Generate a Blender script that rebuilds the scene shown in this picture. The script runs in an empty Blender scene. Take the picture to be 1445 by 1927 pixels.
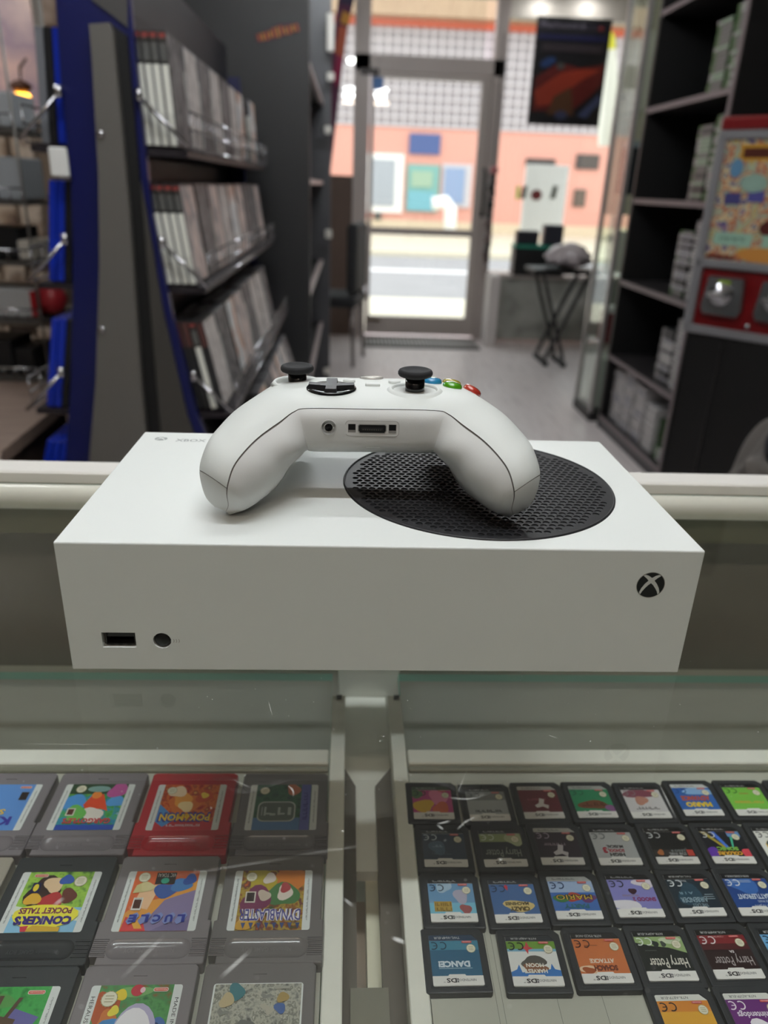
import bpy, bmesh, math, random
from mathutils import Vector, Matrix
from mathutils.bvhtree import BVHTree
R = random.Random(7)
PI = math.pi
sc = bpy.context.scene
COL = sc.collection
# ------------------------------------------------------------------ camera
cd = bpy.data.cameras.new('camera'); cam = bpy.data.objects.new('camera', cd); COL.objects.link(cam)
F_PX, PITCH, YAW, ROLL = 1415.3, .408545, .055457, .038351
CPOS = Vector((-.017345, -.284006, .202549))
_f = Vector((math.sin(YAW)*math.cos(PITCH), math.cos(YAW)*math.cos(PITCH), -math.sin(PITCH)))
_r = Vector((math.cos(YAW), -math.sin(YAW), 0)); _u = _r.cross(_f)
_r2 = math.cos(ROLL)*_r + math.sin(ROLL)*_u; _u2 = -math.sin(ROLL)*_r + math.cos(ROLL)*_u
M = Matrix((( _r2.x, _u2.x, -_f.x, CPOS.x), (_r2.y, _u2.y, -_f.y, CPOS.y), (_r2.z, _u2.z, -_f.z, CPOS.z), (0, 0, 0, 1)))
cam.matrix_world = M
cd.sensor_fit = 'HORIZONTAL'; cd.sensor_width = 36; cd.lens = 36*F_PX/1445
cd.clip_start = .01; cd.clip_end = 200
cd.dof.use_dof = True; cd.dof.focus_distance = .355; cd.dof.aperture_fstop = 10.5
sc.camera = cam
# ------------------------------------------------------------------ world, exposure
sc.view_settings.view_transform = 'Standard'; sc.view_settings.look = 'None'
sc.view_settings.exposure = -0.08; sc.view_settings.gamma = 1; sc.view_settings.use_curve_mapping = False
sc.cycles.use_denoising = True; sc.cycles.max_bounces = 10; sc.cycles.transparent_max_bounces = 24
sc.cycles.caustics_reflective = False; sc.cycles.caustics_refractive = False
sc.cycles.sample_clamp_indirect = 6
w = bpy.data.worlds.new('overcast'); sc.world = w; w.use_nodes = True
w.node_tree.nodes['Background'].inputs[0].default_value = (.93, .96, 1, 1)
w.node_tree.nodes['Background'].inputs[1].default_value = 2.7

TUBE_NEAR, TUBE_FAR, FILL_AISLE, FILL_REAR = 82, 38, 92, 19    # emission of the hanging tubes and the added fill tubes

# ------------------------------------------------------------------ helpers
def at(x, y, Y):
    """the point at depth Y seen along a line of sight of the photograph (used to read real positions)"""
    d = _f + (x-722.5)/F_PX*_r2 - (y-963.5)/F_PX*_u2
    return CPOS + d*((Y-CPOS.y)/d.y)
def atz(x, y, Z):
    d = _f + (x-722.5)/F_PX*_r2 - (y-963.5)/F_PX*_u2
    return CPOS + d*((Z-CPOS.z)/d.z)
def lin(h):
    v = [int(h[i:i+2], 16)/255 for i in (0, 2, 4)]
    return tuple(c/12.92 if c <= .04045 else ((c+.055)/1.055)**2.4 for c in v)+(1,)
MC = {}
def mat(hexc, rough=.5, metal=0, emit=0, spec=.5, bump=0, bscale=300, noise=0, nscale=30, coat=0):
    k = (hexc, rough, metal, emit, spec, bump, bscale, noise, nscale, coat)
    if k in MC: return MC[k]
    m = bpy.data.materials.new('m_'+hexc); m.use_nodes = True; nt = m.node_tree
    b = nt.nodes['Principled BSDF']; b.inputs['Base Color'].default_value = lin(hexc)
    b.inputs['Roughness'].default_value = rough; b.inputs['Metallic'].default_value = metal
    b.inputs['Specular IOR Level'].default_value = spec; b.inputs['Coat Weight'].default_value = coat
    if emit: b.inputs['Emission Color'].default_value = lin(hexc); b.inputs['Emission Strength'].default_value = emit
    if bump or noise:
        tc = nt.nodes.new('ShaderNodeTexCoord'); n = nt.nodes.new('ShaderNodeTexNoise'); n.inputs['Detail'].default_value = 4
        nt.links.new(tc.outputs['Object'], n.inputs['Vector'])
    if bump:
        n.inputs['Scale'].default_value = bscale
        bp = nt.nodes.new('ShaderNodeBump'); bp.inputs['Strength'].default_value = bump; bp.inputs['Distance'].default_value = .0003
        nt.links.new(n.outputs['Fac'], bp.inputs['Height']); nt.links.new(bp.outputs['Normal'], b.inputs['Normal'])
    if noise:
        n2 = nt.nodes.new('ShaderNodeTexNoise'); n2.inputs['Scale'].default_value = nscale; n2.inputs['Detail'].default_value = 5
        nt.links.new(tc.outputs['Object'], n2.inputs['Vector'])
        mx = nt.nodes.new('ShaderNodeMix'); mx.data_type = 'RGBA'; c = lin(hexc)
        mx.inputs[6].default_value = tuple(x*(1-noise) for x in c[:3])+(1,); mx.inputs[7].default_value = tuple(min(1, x*(1+noise)) for x in c[:3])+(1,)
        rr = nt.nodes.new('ShaderNodeMapRange'); rr.inputs[1].default_value = .3; rr.inputs[2].default_value = .7
        nt.links.new(n2.outputs['Fac'], rr.inputs[0]); nt.links.new(rr.outputs[0], mx.inputs[0]); nt.links.new(mx.outputs[2], b.inputs['Base Color'])
    MC[k] = m; return m
def ramp_mat(name, cols, scale, rough=.5, rnd=True, stretch=(1, 1, 1), detail=3, const=False, spec=.4):
    """printed-art look: noise through a colour ramp, a different piece of it on every object"""
    m = bpy.data.materials.new(name); m.use_nodes = True; nt = m.node_tree; b = nt.nodes['Principled BSDF']
    tc = nt.nodes.new('ShaderNodeTexCoord'); mp = nt.nodes.new('ShaderNodeMapping'); mp.inputs['Scale'].default_value = stretch
    n = nt.nodes.new('ShaderNodeTexNoise'); n.noise_dimensions = '4D'; n.inputs['Scale'].default_value = scale; n.inputs['Detail'].default_value = detail
    nt.links.new(tc.outputs['Object'], mp.inputs[0]); nt.links.new(mp.outputs[0], n.inputs['Vector'])
    if rnd:
        oi = nt.nodes.new('ShaderNodeObjectInfo'); mu = nt.nodes.new('ShaderNodeMath'); mu.operation = 'MULTIPLY'; mu.inputs[1].default_value = 90
        nt.links.new(oi.outputs['Random'], mu.inputs[0]); nt.links.new(mu.outputs[0], n.inputs['W'])
    cr = nt.nodes.new('ShaderNodeValToRGB'); el = cr.color_ramp.elements
    while len(el) < len(cols): el.new(.5)
    for i, c in enumerate(cols):
        el[i].position = .3+.4*i/(len(cols)-1); el[i].color = lin(c)
    if const: cr.color_ramp.interpolation = 'CONSTANT'
    nt.links.new(n.outputs['Fac'], cr.inputs[0]); nt.links.new(cr.outputs[0], b.inputs['Base Color'])
    b.inputs['Roughness'].default_value = rough; b.inputs['Specular IOR Level'].default_value = spec
    return m
def glass_mat(name, tint, f0=.08, dirt=0, edge=False, rough=0.0):
    """flat pane: clear straight-through light with a mirror share that grows at grazing angles"""
    m = bpy.data.materials.new(name); m.use_nodes = True; nt = m.node_tree; nt.nodes.clear()
    out = nt.nodes.new('ShaderNodeOutputMaterial'); tr = nt.nodes.new('ShaderNodeBsdfTransparent'); tr.inputs[0].default_value = lin(tint)
    gl = nt.nodes.new('ShaderNodeBsdfGlossy'); gl.inputs['Roughness'].default_value = rough; gl.inputs[0].default_value = (1, 1, 1, 1)
    lw = nt.nodes.new('ShaderNodeLayerWeight'); lw.inputs[0].default_value = .5
    p = nt.nodes.new('ShaderNodeMath'); p.operation = 'POWER'; p.inputs[1].default_value = 5
    mr = nt.nodes.new('ShaderNodeMapRange'); mr.inputs[3].default_value = f0; mr.inputs[4].default_value = 1
    nt.links.new(lw.outputs['Facing'], p.inputs[0]); nt.links.new(p.outputs[0], mr.inputs[0])
    mx = nt.nodes.new('ShaderNodeMixShader'); nt.links.new(mr.outputs[0], mx.inputs[0]); nt.links.new(tr.outputs[0], mx.inputs[1]); nt.links.new(gl.outputs[0], mx.inputs[2])
    last = mx
    if dirt:
        df = nt.nodes.new('ShaderNodeBsdfDiffuse'); df.inputs[0].default_value = (.75, .77, .72, 1)
        tc = nt.nodes.new('ShaderNodeTexCoord'); n = nt.nodes.new('ShaderNodeTexNoise'); n.inputs['Scale'].default_value = 14; n.inputs['Detail'].default_value = 6
        nt.links.new(tc.outputs['Object'], n.inputs['Vector'])
        r2 = nt.nodes.new('ShaderNodeMapRange'); r2.inputs[1].default_value = .3; r2.inputs[2].default_value = .8; r2.inputs[3].default_value = dirt*.5; r2.inputs[4].default_value = dirt*1.6
        nt.links.new(n.outputs['Fac'], r2.inputs[0])
        m2 = nt.nodes.new('ShaderNodeMixShader'); nt.links.new(r2.outputs[0], m2.inputs[0]); nt.links.new(mx.outputs[0], m2.inputs[1]); nt.links.new(df.outputs[0], m2.inputs[2]); last = m2
    nt.links.new(last.outputs[0], out.inputs[0]); return m
def solid_tint(name, tint, diff, fac):
    m = bpy.data.materials.new(name); m.use_nodes = True; nt = m.node_tree; nt.nodes.clear()
    out = nt.nodes.new('ShaderNodeOutputMaterial'); tr = nt.nodes.new('ShaderNodeBsdfTransparent'); tr.inputs[0].default_value = lin(tint)
    d1 = nt.nodes.new('ShaderNodeBsdfDiffuse'); d1.inputs[0].default_value = lin(diff); d2 = nt.nodes.new('ShaderNodeBsdfTranslucent'); d2.inputs[0].default_value = lin(diff)
    df = nt.nodes.new('ShaderNodeMixShader'); df.inputs[0].default_value = .6; nt.links.new(d1.outputs[0], df.inputs[1]); nt.links.new(d2.outputs[0], df.inputs[2])
    mx = nt.nodes.new('ShaderNodeMixShader'); mx.inputs[0].default_value = fac
    nt.links.new(tr.outputs[0], mx.inputs[1]); nt.links.new(df.outputs[0], mx.inputs[2]); nt.links.new(mx.outputs[0], out.inputs[0]); return m

class MB:
    """collects geometry; every piece carries its own material"""
    def __init__(s): s.v = []; s.f = []; s.m = []; s.mats = []; s.sm = []
    def mi(s, m):
        if m not in s.mats: s.mats.append(m)
        return s.mats.index(m)
    def add(s, vs, fs, m, smooth=False, T=None):
        o = len(s.v); k = s.mi(m)
        s.v += [tuple(T @ Vector(v)) if T else tuple(v) for v in vs]
        for f in fs: s.f.append([i+o for i in f]); s.m.append(k); s.sm.append(smooth)
        return s
    def box(s, a, b, m, T=None, top=None):
        (x0, y0, z0), (x1, y1, z1) = a, b
        vs = [(x0, y0, z0), (x1, y0, z0), (x1, y1, z0), (x0, y1, z0), (x0, y0, z1), (x1, y0, z1), (x1, y1, z1), (x0, y1, z1)]
        s.add(vs, [(3, 2, 1, 0), (0, 1, 5, 4), (1, 2, 6, 5), (2, 3, 7, 6), (3, 0, 4, 7)], m, T=T)
        return s.add(vs[4:], [(0, 1, 2, 3)], top or m, T=T)
    def bbox(s, a, b, m, r=.001, T=None, seg=1):
        """bevelled box"""
        bm = bmesh.new(); bmesh.ops.create_cube(bm, size=1)
        c = [(a[i]+b[i])/2 for i in range(3)]; d = [abs(b[i]-a[i]) for i in range(3)]
        for v in bm.verts: v.co = Vector([c[i]+v.co[i]*d[i] for i in range(3)])
        bmesh.ops.bevel(bm, geom=bm.edges[:], offset=min(r, min(d)*.45), segments=seg, affect='EDGES', profile=.5)
        return s.bm(bm, m, T, smooth=False)
    def bm(s, bm, m, T=None, smooth=True):
        bm.verts.index_update(); s.add([v.co[:] for v in bm.verts], [[v.index for v in f.verts] for f in bm.faces], m, smooth, T); bm.free(); return s
    def prism(s, pts, z0, z1, m, T=None, top=None):
        n = len(pts); vs = [(x, y, z0) for x, y in pts]+[(x, y, z1) for x, y in pts]
        s.add(vs, [tuple(range(n))[::-1]]+[(i, (i+1) % n, n+(i+1) % n, n+i) for i in range(n)], m, T=T)
        return s.add(vs[n:], [tuple(range(n))], top or m, T=T)
    def lathe(s, prof, m, n=40, T=None, smooth=True):
        vs = []; fs = []
        for r, z in prof:
            for i in range(n): a = 2*PI*i/n; vs.append((r*math.cos(a), r*math.sin(a), z))
        for j in range(len(prof)-1):
            for i in range(n): fs.append((j*n+i, j*n+(i+1) % n, (j+1)*n+(i+1) % n, (j+1)*n+i))
        if prof[0][0] > 1e-9: fs.append(tuple(range(n))[::-1])
        if prof[-1][0] > 1e-9: fs.append(tuple(range((len(prof)-1)*n, len(prof)*n)))
        return s.add(vs, fs, m, smooth, T)
    def tube(s, pts, r, m, n=8, T=None):
        pts = [Vector(p) for p in pts]; vs = []; fs = []
        for i, p in enumerate(pts):
            d = (pts[min(i+1, len(pts)-1)]-pts[max(i-1, 0)]).normalized()
            u = d.cross(Vector((0, 0, 1)) if abs(d.z) < .9 else Vector((1, 0, 0))).normalized(); v = d.cross(u)
            for k in range(n): a = 2*PI*k/n; vs.append(p+r*math.cos(a)*u+r*math.sin(a)*v)
        for i in range(len(pts)-1):
            for k in range(n): fs.append((i*n+k, i*n+(k+1) % n, (i+1)*n+(k+1) % n, (i+1)*n+k))
        fs += [tuple(range(n))[::-1], tuple(range((len(pts)-1)*n, len(pts)*n))]
        return s.add(vs, fs, m, True, T)
    def bar(s, a, b, w_, h_, m, up=(0, 0, 1)):
        """rectangular bar from a to b"""
        a = Vector(a); b = Vector(b); d = (b-a).normalized(); u = d.cross(Vector(up)).normalized(); v = u.cross(d)
        vs = [p+sx*u*w_/2+sy*v*h_/2 for p in (a, b) for sx, sy in ((-1, -1), (1, -1), (1, 1), (-1, 1))]
        return s.add(vs, [(0, 1, 2, 3), (7, 6, 5, 4), (0, 4, 5, 1), (1, 5, 6, 2), (2, 6, 7, 3), (3, 7, 4, 0)], m)
    def build(s, name, parent=None, loc=None, rot=None):
        me = bpy.data.meshes.new(name); me.from_pydata([tuple(v) for v in s.v], [], s.f); me.update()
        for m in s.mats: me.materials.append(m)
        me.polygons.foreach_set('material_index', s.m); me.polygons.foreach_set('use_smooth', s.sm)
        o = bpy.data.objects.new(name, me); COL.objects.link(o)
        if parent: o.parent = parent
        if loc: o.location = loc
        if rot: o.rotation_euler = rot
        return o
def tag(o, label, cat, group=None):
    o['label'] = label; o['category'] = cat
    if group: o['group'] = group
    return o
def struct(o): o['kind'] = 'structure'; return o
def empty(name, label, cat, loc=(0, 0, 0), rot=(0, 0, 0), group=None):
    o = bpy.data.objects.new(name, None); COL.objects.link(o); o.location = loc; o.rotation_euler = rot
    o.empty_display_size = .02
    return tag(o, label, cat, group)
def dup(o, loc, rot, label, group=None):
    c = o.copy(); COL.objects.link(c); c.location = loc; c.rotation_euler = rot; c['label'] = label
    if group: c['group'] = group
    for ch in o.children:
        d = ch.copy(); COL.objects.link(d); d.parent = c
        for g in ch.children:
            e = g.copy(); COL.objects.link(e); e.parent = d
    return c
TC = {}
def text2d(body, bold=0, font_sx=1):
    k = (body, bold)
    if k not in TC:
        c = bpy.data.curves.new('t', 'FONT'); c.body = body; c.size = 1; c.offset = bold; c.align_x = 'CENTER'; c.align_y = 'CENTER'; c.resolution_u = 2
        o = bpy.data.objects.new('t', c); COL.objects.link(o); dg = bpy.context.evaluated_depsgraph_get()
        me = bpy.data.meshes.new_from_object(o.evaluated_get(dg))
        TC[k] = ([(v.co.x, v.co.y) for v in me.vertices], [tuple(p.vertices) for p in me.polygons])
        bpy.data.objects.remove(o); bpy.data.curves.remove(c); bpy.data.meshes.remove(me)
    return TC[k]
class Draw:
    """flat printing on a plane: local x right, y up, millimetres; every shape lies a hair above the last"""
    def __init__(s, mb, T, step=.00004, rough=.4, clip=None): s.mb = mb; s.T = T; s.z = 0; s.st = step; s.r = rough; s.clip = clip
    def _c(s, c): return c if not isinstance(c, str) else mat(c, s.r, spec=.4)
    def poly(s, pts, c):
        if s.clip: k = s.clip; pts = [(min(k[2], max(k[0], x)), min(k[3], max(k[1], y))) for x, y in pts]
        s.z += s.st; s.mb.add([(x/1000, y/1000, s.z) for x, y in pts], [tuple(range(len(pts)))], s._c(c), T=s.T); return s
    def rect(s, x0, y0, x1, y1, c): return s.poly([(x0, y0), (x1, y0), (x1, y1), (x0, y1)], c)
    def rrect(s, x0, y0, x1, y1, r, c):
        p = []
        for cx, cy, a0 in ((x1-r, y1-r, 0), (x0+r, y1-r, 90), (x0+r, y0+r, 180), (x1-r, y0+r, 270)):
            for k in range(6): a = math.radians(a0+18*k); p.append((cx+r*math.cos(a), cy+r*math.sin(a)))
        return s.poly(p, c)
    def ell(s, cx, cy, rx, ry, c, rot=0, n=24):
        ca, sa = math.cos(rot), math.sin(rot)
        return s.poly([(cx+rx*math.cos(t)*ca-ry*math.sin(t)*sa, cy+rx*math.cos(t)*sa+ry*math.sin(t)*ca) for t in (2*PI*i/n for i in range(n))], c)
    def star(s, cx, cy, r, c, n=12, q=.8):
        return s.poly([(cx+r*(1 if i % 2 else q)*math.cos(PI*i/n), cy+r*(1 if i % 2 else q)*math.sin(PI*i/n)) for i in range(2*n)], c)
    def seal(s, cx, cy, r):
        s.star(cx, cy, r, 'a8a078', 16, .9); s.ell(cx, cy, r*.86, r*.86, 'e6e2cc'); 
        for k in (-.35, 0, .35): s.rect(cx-r*.5, cy+k*r-r*.06, cx+r*.5, cy+k*r+r*.06, 'b8b290')
        return s
    def arc(s, cx, cy, r, wd, a0, a1, c, n=14):
        p = [(cx+(r+wd/2)*math.cos(t), cy+(r+wd/2)*math.sin(t)) for t in (math.radians(a0+(a1-a0)*i/n) for i in range(n+1))]
        q = [(cx+(r-wd/2)*math.cos(t), cy+(r-wd/2)*math.sin(t)) for t in (math.radians(a1-(a1-a0)*i/n) for i in range(n+1))]
        s.z += s.st
        pts = p+q[::-1]; m_ = n+1
        s.mb.add([(x/1000, y/1000, s.z) for x, y in pts], [(i, i+1, m_+i+1, m_+i) for i in range(n)], s._c(c), T=s.T); return s
    def text(s, x, y, h, body, c, w_=None, rot=0, bold=0):
        """h: letter height in mm, w_: full width in mm (stretches to fit)"""
        vs, fs = text2d(body, bold)
        if not vs: return s
        x0 = min(v[0] for v in vs); x1 = max(v[0] for v in vs); y0 = min(v[1] for v in vs); y1 = max(v[1] for v in vs)
        sy = h/(y1-y0) if body.upper() == body else h/.70
        sx = (w_/(x1-x0)) if w_ else sy
        ca, sa = math.cos(rot), math.sin(rot); cx, cy = (x0+x1)/2, (y0+y1)/2; s.z += s.st
        s.mb.add([(((vx-cx)*sx*ca-(vy-cy)*sy*sa+x)/1000, ((vx-cx)*sx*sa+(vy-cy)*sy*ca+y)/1000, s.z) for vx, vy in vs], fs, s._c(c), T=s.T); return s
def scrib(d, x, y, h, w_, c, rot=0, dens=.55):
    """lettering too blurred to read: a run of short strokes"""
    rr = random.Random(int(x*31+y*17+w_*7)); t = -w_/2; ca, sa = math.cos(rot), math.sin(rot)
    while t < w_/2-.1:
        s = h*rr.uniform(.16, .3); hh = h*rr.uniform(.75, 1)/2; P = [(t, -hh), (min(w_/2, t+s), -hh), (min(w_/2, t+s), hh), (t, hh)]
        if rr.random() < .4: P = [(t, hh*.5), (min(w_/2, t+s*2.4), hh*.5), (min(w_/2, t+s*2.4), hh), (t, hh)]
        d.poly([(px*ca-py*sa+x, px*sa+py*ca+y) for px, py in P], c); d.z -= d.st; t += s/dens
    d.z += d.st; return d
def blob(cx, cy, r, seed, n=18, amp=.25, sx=1, sy=1):
    rr = random.Random(seed); ph = [rr.uniform(0, 6.28) for _ in range(3)]
    return [(cx+sx*r*(1+amp*math.sin(2*t+ph[0])*.5+amp*.5*math.sin(3*t+ph[1]))*math.cos(t), cy+sy*r*(1+amp*math.sin(2*t+ph[0])*.5+amp*.5*math.sin(3*t+ph[1]))*math.sin(t)) for t in (2*PI*i/n for i in range(n))]

ALU = mat('f4f3e8', .38, metal=.08, spec=.5, noise=.03, nscale=60)
BLACK = mat('0a0a0b', .45)
GLOSSB = mat('08080a', .12, coat=.5)
CHROME = mat('c8c8cc', .18, metal=1)
BLUEP = mat('0b1352', .38, spec=.5)
WHITE = mat('f2f3f0', .5)
FZ = -.98                                            # floor height under the counter glass
# ================================================================== THE ROOM
CEIL = 1.75; DY = 6.25
floor_m = ramp_mat('floor_wood', ['cfc4c3', 'e8dedd', 'dbd1d0'], 6, rough=.33, rnd=False, stretch=(6, .5, 1))
o = MB().box((-3.2, -1.6, FZ-.05), (3.0, DY+.15, FZ), floor_m).build('floor'); struct(o)
o = MB().box((-3.2, -1.6, CEIL), (3.0, DY+.15, CEIL+.06), mat('c4c0b6', .8)).build('ceiling'); struct(o)
o = MB().box((-3.3, -1.6, FZ), (-3.2, DY+.15, CEIL), mat('8f8478', .8)).build('wall_left'); struct(o)
o = MB().box((2.72, -1.6, FZ), (2.8, DY+.15, CEIL), mat('4a4846', .8)).build('wall_right'); struct(o)
o = MB().box((-3.3, -1.7, FZ), (3.0, -1.6, CEIL), mat('5c5854', .8)).build('wall_back'); struct(o)
# front of the shop: wall left of the door, header over the window, sill wall with marble panel
fw = mat('b4aca2', .7)
WX0, WX1 = 1.20, 2.35                                 # shop window, left and right
SILL = at(1000, 514, DY).z
HEAD = at(1000, 33, DY).z
dl = at(664, 300, DY).x; dr = at(936, 300, DY).x      # outer edges of the door frame
o = (MB().box((-3.2, DY, FZ), (-.55, DY+.12, CEIL), fw).box((WX1, DY, FZ), (3.0, DY+.12, CEIL), fw)
     .box((dr, DY, HEAD), (WX1, DY+.12, CEIL), mat('cfc8bd', .6)).box((-.55, DY, HEAD+.12), (dr, DY+.12, CEIL), fw)
     .box((-.55, DY, FZ), (dl, DY+.12, at(640, 330, DY).z), mat('5c4a40', .6))).build('wall_front'); struct(o)
marble = ramp_mat('grey_marble', ['7c7d76', 'a5a69e', 'b4b5ad', 'd6d6cf'], 4.2, rough=.3, rnd=False, detail=8)
o = MB().box((dr+.0, DY-.10, FZ+.02), (WX1, DY+.12, SILL-.03), marble).box((dr-.02, DY-.14, SILL-.03), (WX1, DY+.14, SILL), mat('dcd4cf', .3)).build('trim_1'); struct(o)
o = MB().box((dr-.03, DY-.34, FZ), (dr+.05, DY-.10, SILL), mat('d2cbc8', .45)).build('trim_2'); struct(o)
# door frame, transom and glass door
afr = mat('b5aaa5', .45)
zt = at(780, 118, DY).z
m_ = MB()
m_.box((dl, DY-.02, FZ), (at(692, 300, DY).x, DY+.09, HEAD+.12), afr).box((at(915, 300, DY).x, DY-.02, FZ), (dr, DY+.09, HEAD+.12), afr)
m_.box((dl, DY-.02, at(780, 137, DY).z), (dr, DY+.09, at(780, 106, DY).z), afr)
o = m_.build('door_frame'); struct(o); o.name = 'trim_3'
d0 = at(694, 300, DY).x; d1 = at(914, 300, DY).x; dz1 = at(780, 139, DY).z; dz0 = FZ+.02
g0 = at(697, 300, DY).x+.02; g1 = at(897, 300, DY).x
door = bpy.data.objects.new('door_1', None); COL.objects.link(door); struct(door); door.location = (d0, DY, FZ)
lf = mat('b9afa9', .42); W = lambda a, b: (a[0]-d0, a[1]-DY, a[2]-FZ)
L = Matrix.Translation((-d0, -DY, -FZ))
q = MB()
q.box((d0, DY, dz0), (g0, DY+.05, dz1), lf, T=L).box((g1, DY, dz0), (d1, DY+.05, dz1), lf, T=L)
za, zb = at(790, 149, DY).z, at(790, 430, DY).z; zc, zd = at(790, 443, DY).z, at(790, 597, DY).z
q.box((g0, DY, za), (g1, DY+.05, dz1), lf, T=L).box((g0, DY, zc), (g1, DY+.05, zb), lf, T=L).box((g0, DY, dz0), (g1, DY+.05, zd), lf, T=L)
q.build('door_leaf', door)
PANE = glass_mat('window_pane', 'fafdfb', .06)
MB().box((g0, DY+.02, zb), (g1, DY+.028, za), PANE, T=L).build('upper_pane', door)
MB().box((g0, DY+.02, zd), (g1, DY+.028, zc), PANE, T=L).build('lower_pane', door)
h = at(693, 134, DY-.03); MB().bbox((h.x-.06, DY-.05, h.z-.02), (h.x+.08, DY, h.z+.02), mat('3a3230', .5), .004, T=L).build('door_closer', door)
h = at(697, 601, DY-.03); MB().bbox((h.x-.04, DY-.04, h.z-.012), (h.x+.08, DY, h.z+.012), mat('6e5f50', .5), .004, T=L).build('hinge', door)
h = at(909, 345, DY); MB().tube([(h.x, DY-.01, h.z+.10), (h.x, DY-.07, h.z+.08), (h.x, DY-.07, h.z-.22), (h.x, DY-.01, h.z-.24)], .014, mat('1c1c1e', .4), T=L).build('door_handle', door)
h = at(709, 151, DY); MB().box((h.x-.03, DY-.004, h.z-.06), (h.x+.05, DY, h.z+.02), mat('3f74b4', .5), T=L).build('sticker', door)
w1 = bpy.data.objects.new('window_1', None); COL.objects.link(w1); struct(w1); w1.location = (dr, DY, SILL)
L2 = Matrix.Translation((-dr, -DY, -SILL))
MB().box((dr, DY+.05, SILL), (WX1, DY+.058, HEAD), PANE, T=L2).build('window_glass', w1)
MB().box((WX1-.22, DY-.03, SILL), (WX1-.17, DY+.06, HEAD), mat('a9a6a4', .35, metal=.4), T=L2).build('window_frame', w1)
w2 = MB().box((at(692, 60, DY).x, DY+.03, at(780, 106, DY).z), (at(915, 60, DY).x, DY+.038, HEAD+.12), PANE).build('window_2'); struct(w2)
w3 = MB().box((-.55, DY+.04, at(640, 330, DY).z), (dl, DY+.048, HEAD+.12), PANE).build('window_3'); struct(w3)
# grille mat at the threshold
mb = MB(); a = atz(672, 645, FZ); b = atz(888, 632, FZ)
mb.box((.09, 5.75, FZ), (1.04, 6.2, FZ+.012), mat('56524f', .7))
for k in range(30): mb.box((.11+k*.031, 5.78, FZ+.012), (.124+k*.031, 6.17, FZ+.02), mat('a39c98', .5))
tag(mb.build('door_mat'), 'dark ribbed mat lying across the threshold of the glass door', 'mat')
# ceiling tubes
def tube_light(x0, x1, y, e, label, c='f2f7fa'):
    t = empty('ceiling_light', label, 'ceiling light', ((x0+x1)/2, y, CEIL)); h = (x1-x0)/2
    MB().bbox((-h, -.035, -.27), (h, .035, -.235), WHITE, .004).build('housing', t)
    MB().tube([(-h+.02, 0, -.295), (h-.02, 0, -.295)], .022, mat(c, .5, emit=e), 16).build('tube', t)
    for s_ in (-1, 1): MB().tube([(s_*h*.8, 0, -.235), (s_*h*.8, 0, 0)], .003, CHROME, 6).build('suspension_wire', t)
tube_light(-.55, .50, -.19, TUBE_NEAR, 'white tube light hanging right over the display counter')
tube_light(-.55, .50, .64, TUBE_FAR, 'white tube light hanging just beyond the counter')
tube_light(-.45, .75, 3.3, FILL_AISLE, 'added white fill tube hanging over the middle of the aisle')  # added fill, raises the light in the whole interior
tube_light(-2.8, -1.8, 2.6, 90, 'added white fill tube hanging over the left side behind the blue rack')  # added fill to brighten the dim left side
tube_light(-.60, .60, -1.2, FILL_REAR, 'added warm fill tube hanging behind the counter', 'ffe9d4')  # added fill behind the camera, lifts the console front
for i, px in enumerate((1025, 1115)):
    p = at(px, 2, DY-.12)
    t = empty('spotlight', 'small round spotlight glowing above the shop window, '+('left one of the two' if i == 0 else 'right one of the two'), 'spotlight', (p.x, DY-.12, p.z+.04), group='spotlights over the window')
    MB().lathe([(.0, .10), (.035, .10), (.045, 0), (.04, 0)], WHITE, 20).build('lamp_housing', t)
    MB().lathe([(.0, -.004), (.038, -.004), (.038, .004), (0, .004)], mat('ffffff', .5, emit=60), 20).build('bulb', t)
    MB().box((-.01, -.01, .09), (.01, .13, .11), WHITE).build('bracket', t)

# ================================================================== OUTSIDE THE WINDOW
o = MB().box((-14, DY+.15, FZ-.1), (20, 8.8, FZ-.01), mat('efe6d2', .8)).build('near_sidewalk'); struct(o)
o = MB().box((-14, 8.8, FZ-.12), (20, 15, FZ-.05), mat('a3a0a2', .8, noise=.05, nscale=2)).build('road'); struct(o)
mb = MB().box((-14, 12.1, FZ-.05), (20, 12.5, FZ-.045), mat('f2eeee', .7)); struct(mb.build('road_marking'))
o = MB().box((-14, 15, FZ-.1), (20, 23, FZ+.03), mat('d8cdb8', .8)).build('far_sidewalk'); struct(o)
FY = 23
def fz(y): return at(790, y, FY).z
def fx(x, y=300): return at(x, y, FY).x
bl = empty('building', 'salmon shop front across the street under a white tiled upper wall', 'building', (0, FY, FZ+.03))
LB = Matrix.Translation((0, -FY, -FZ-.03))
MB().box((-14, FY, FZ), (22, FY+2, fz(240)), mat('e0a394', .8), T=LB).build('ground_floor_wall', bl)
MB().box((-14, FY-.03, FZ), (22, FY, fz(415)), mat('d9c6ac', .8), T=LB).build('plinth', bl)
mb = MB().box((-14, FY, fz(240)), (22, FY+2, fz(52)), mat('a59da0', .7), T=LB)
gl_ = mat('c9c1c4', .6)
zz = fz(240)
for k in range(11):
    z = zz+(fz(52)-fz(240))*k/10.5; mb.box((-14, FY-.05, z), (22, FY, z+.05), gl_, T=LB)
for k in range(110): x = -8+k*.24; mb.box((x, FY-.045, zz), (x+.06, FY, fz(52)), gl_, T=LB)
mb.build('tiled_wall', bl)
MB().box((-14, FY-.1, fz(52)), (22, FY+2, fz(38)), mat('cf6a50', .7), T=LB).build('red_band', bl)
eave = ramp_mat('eave_boards', ['9c7f66', 'b99c80', 'a98a70'], 1.6, rnd=False, stretch=(7, 1, .6))
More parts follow.
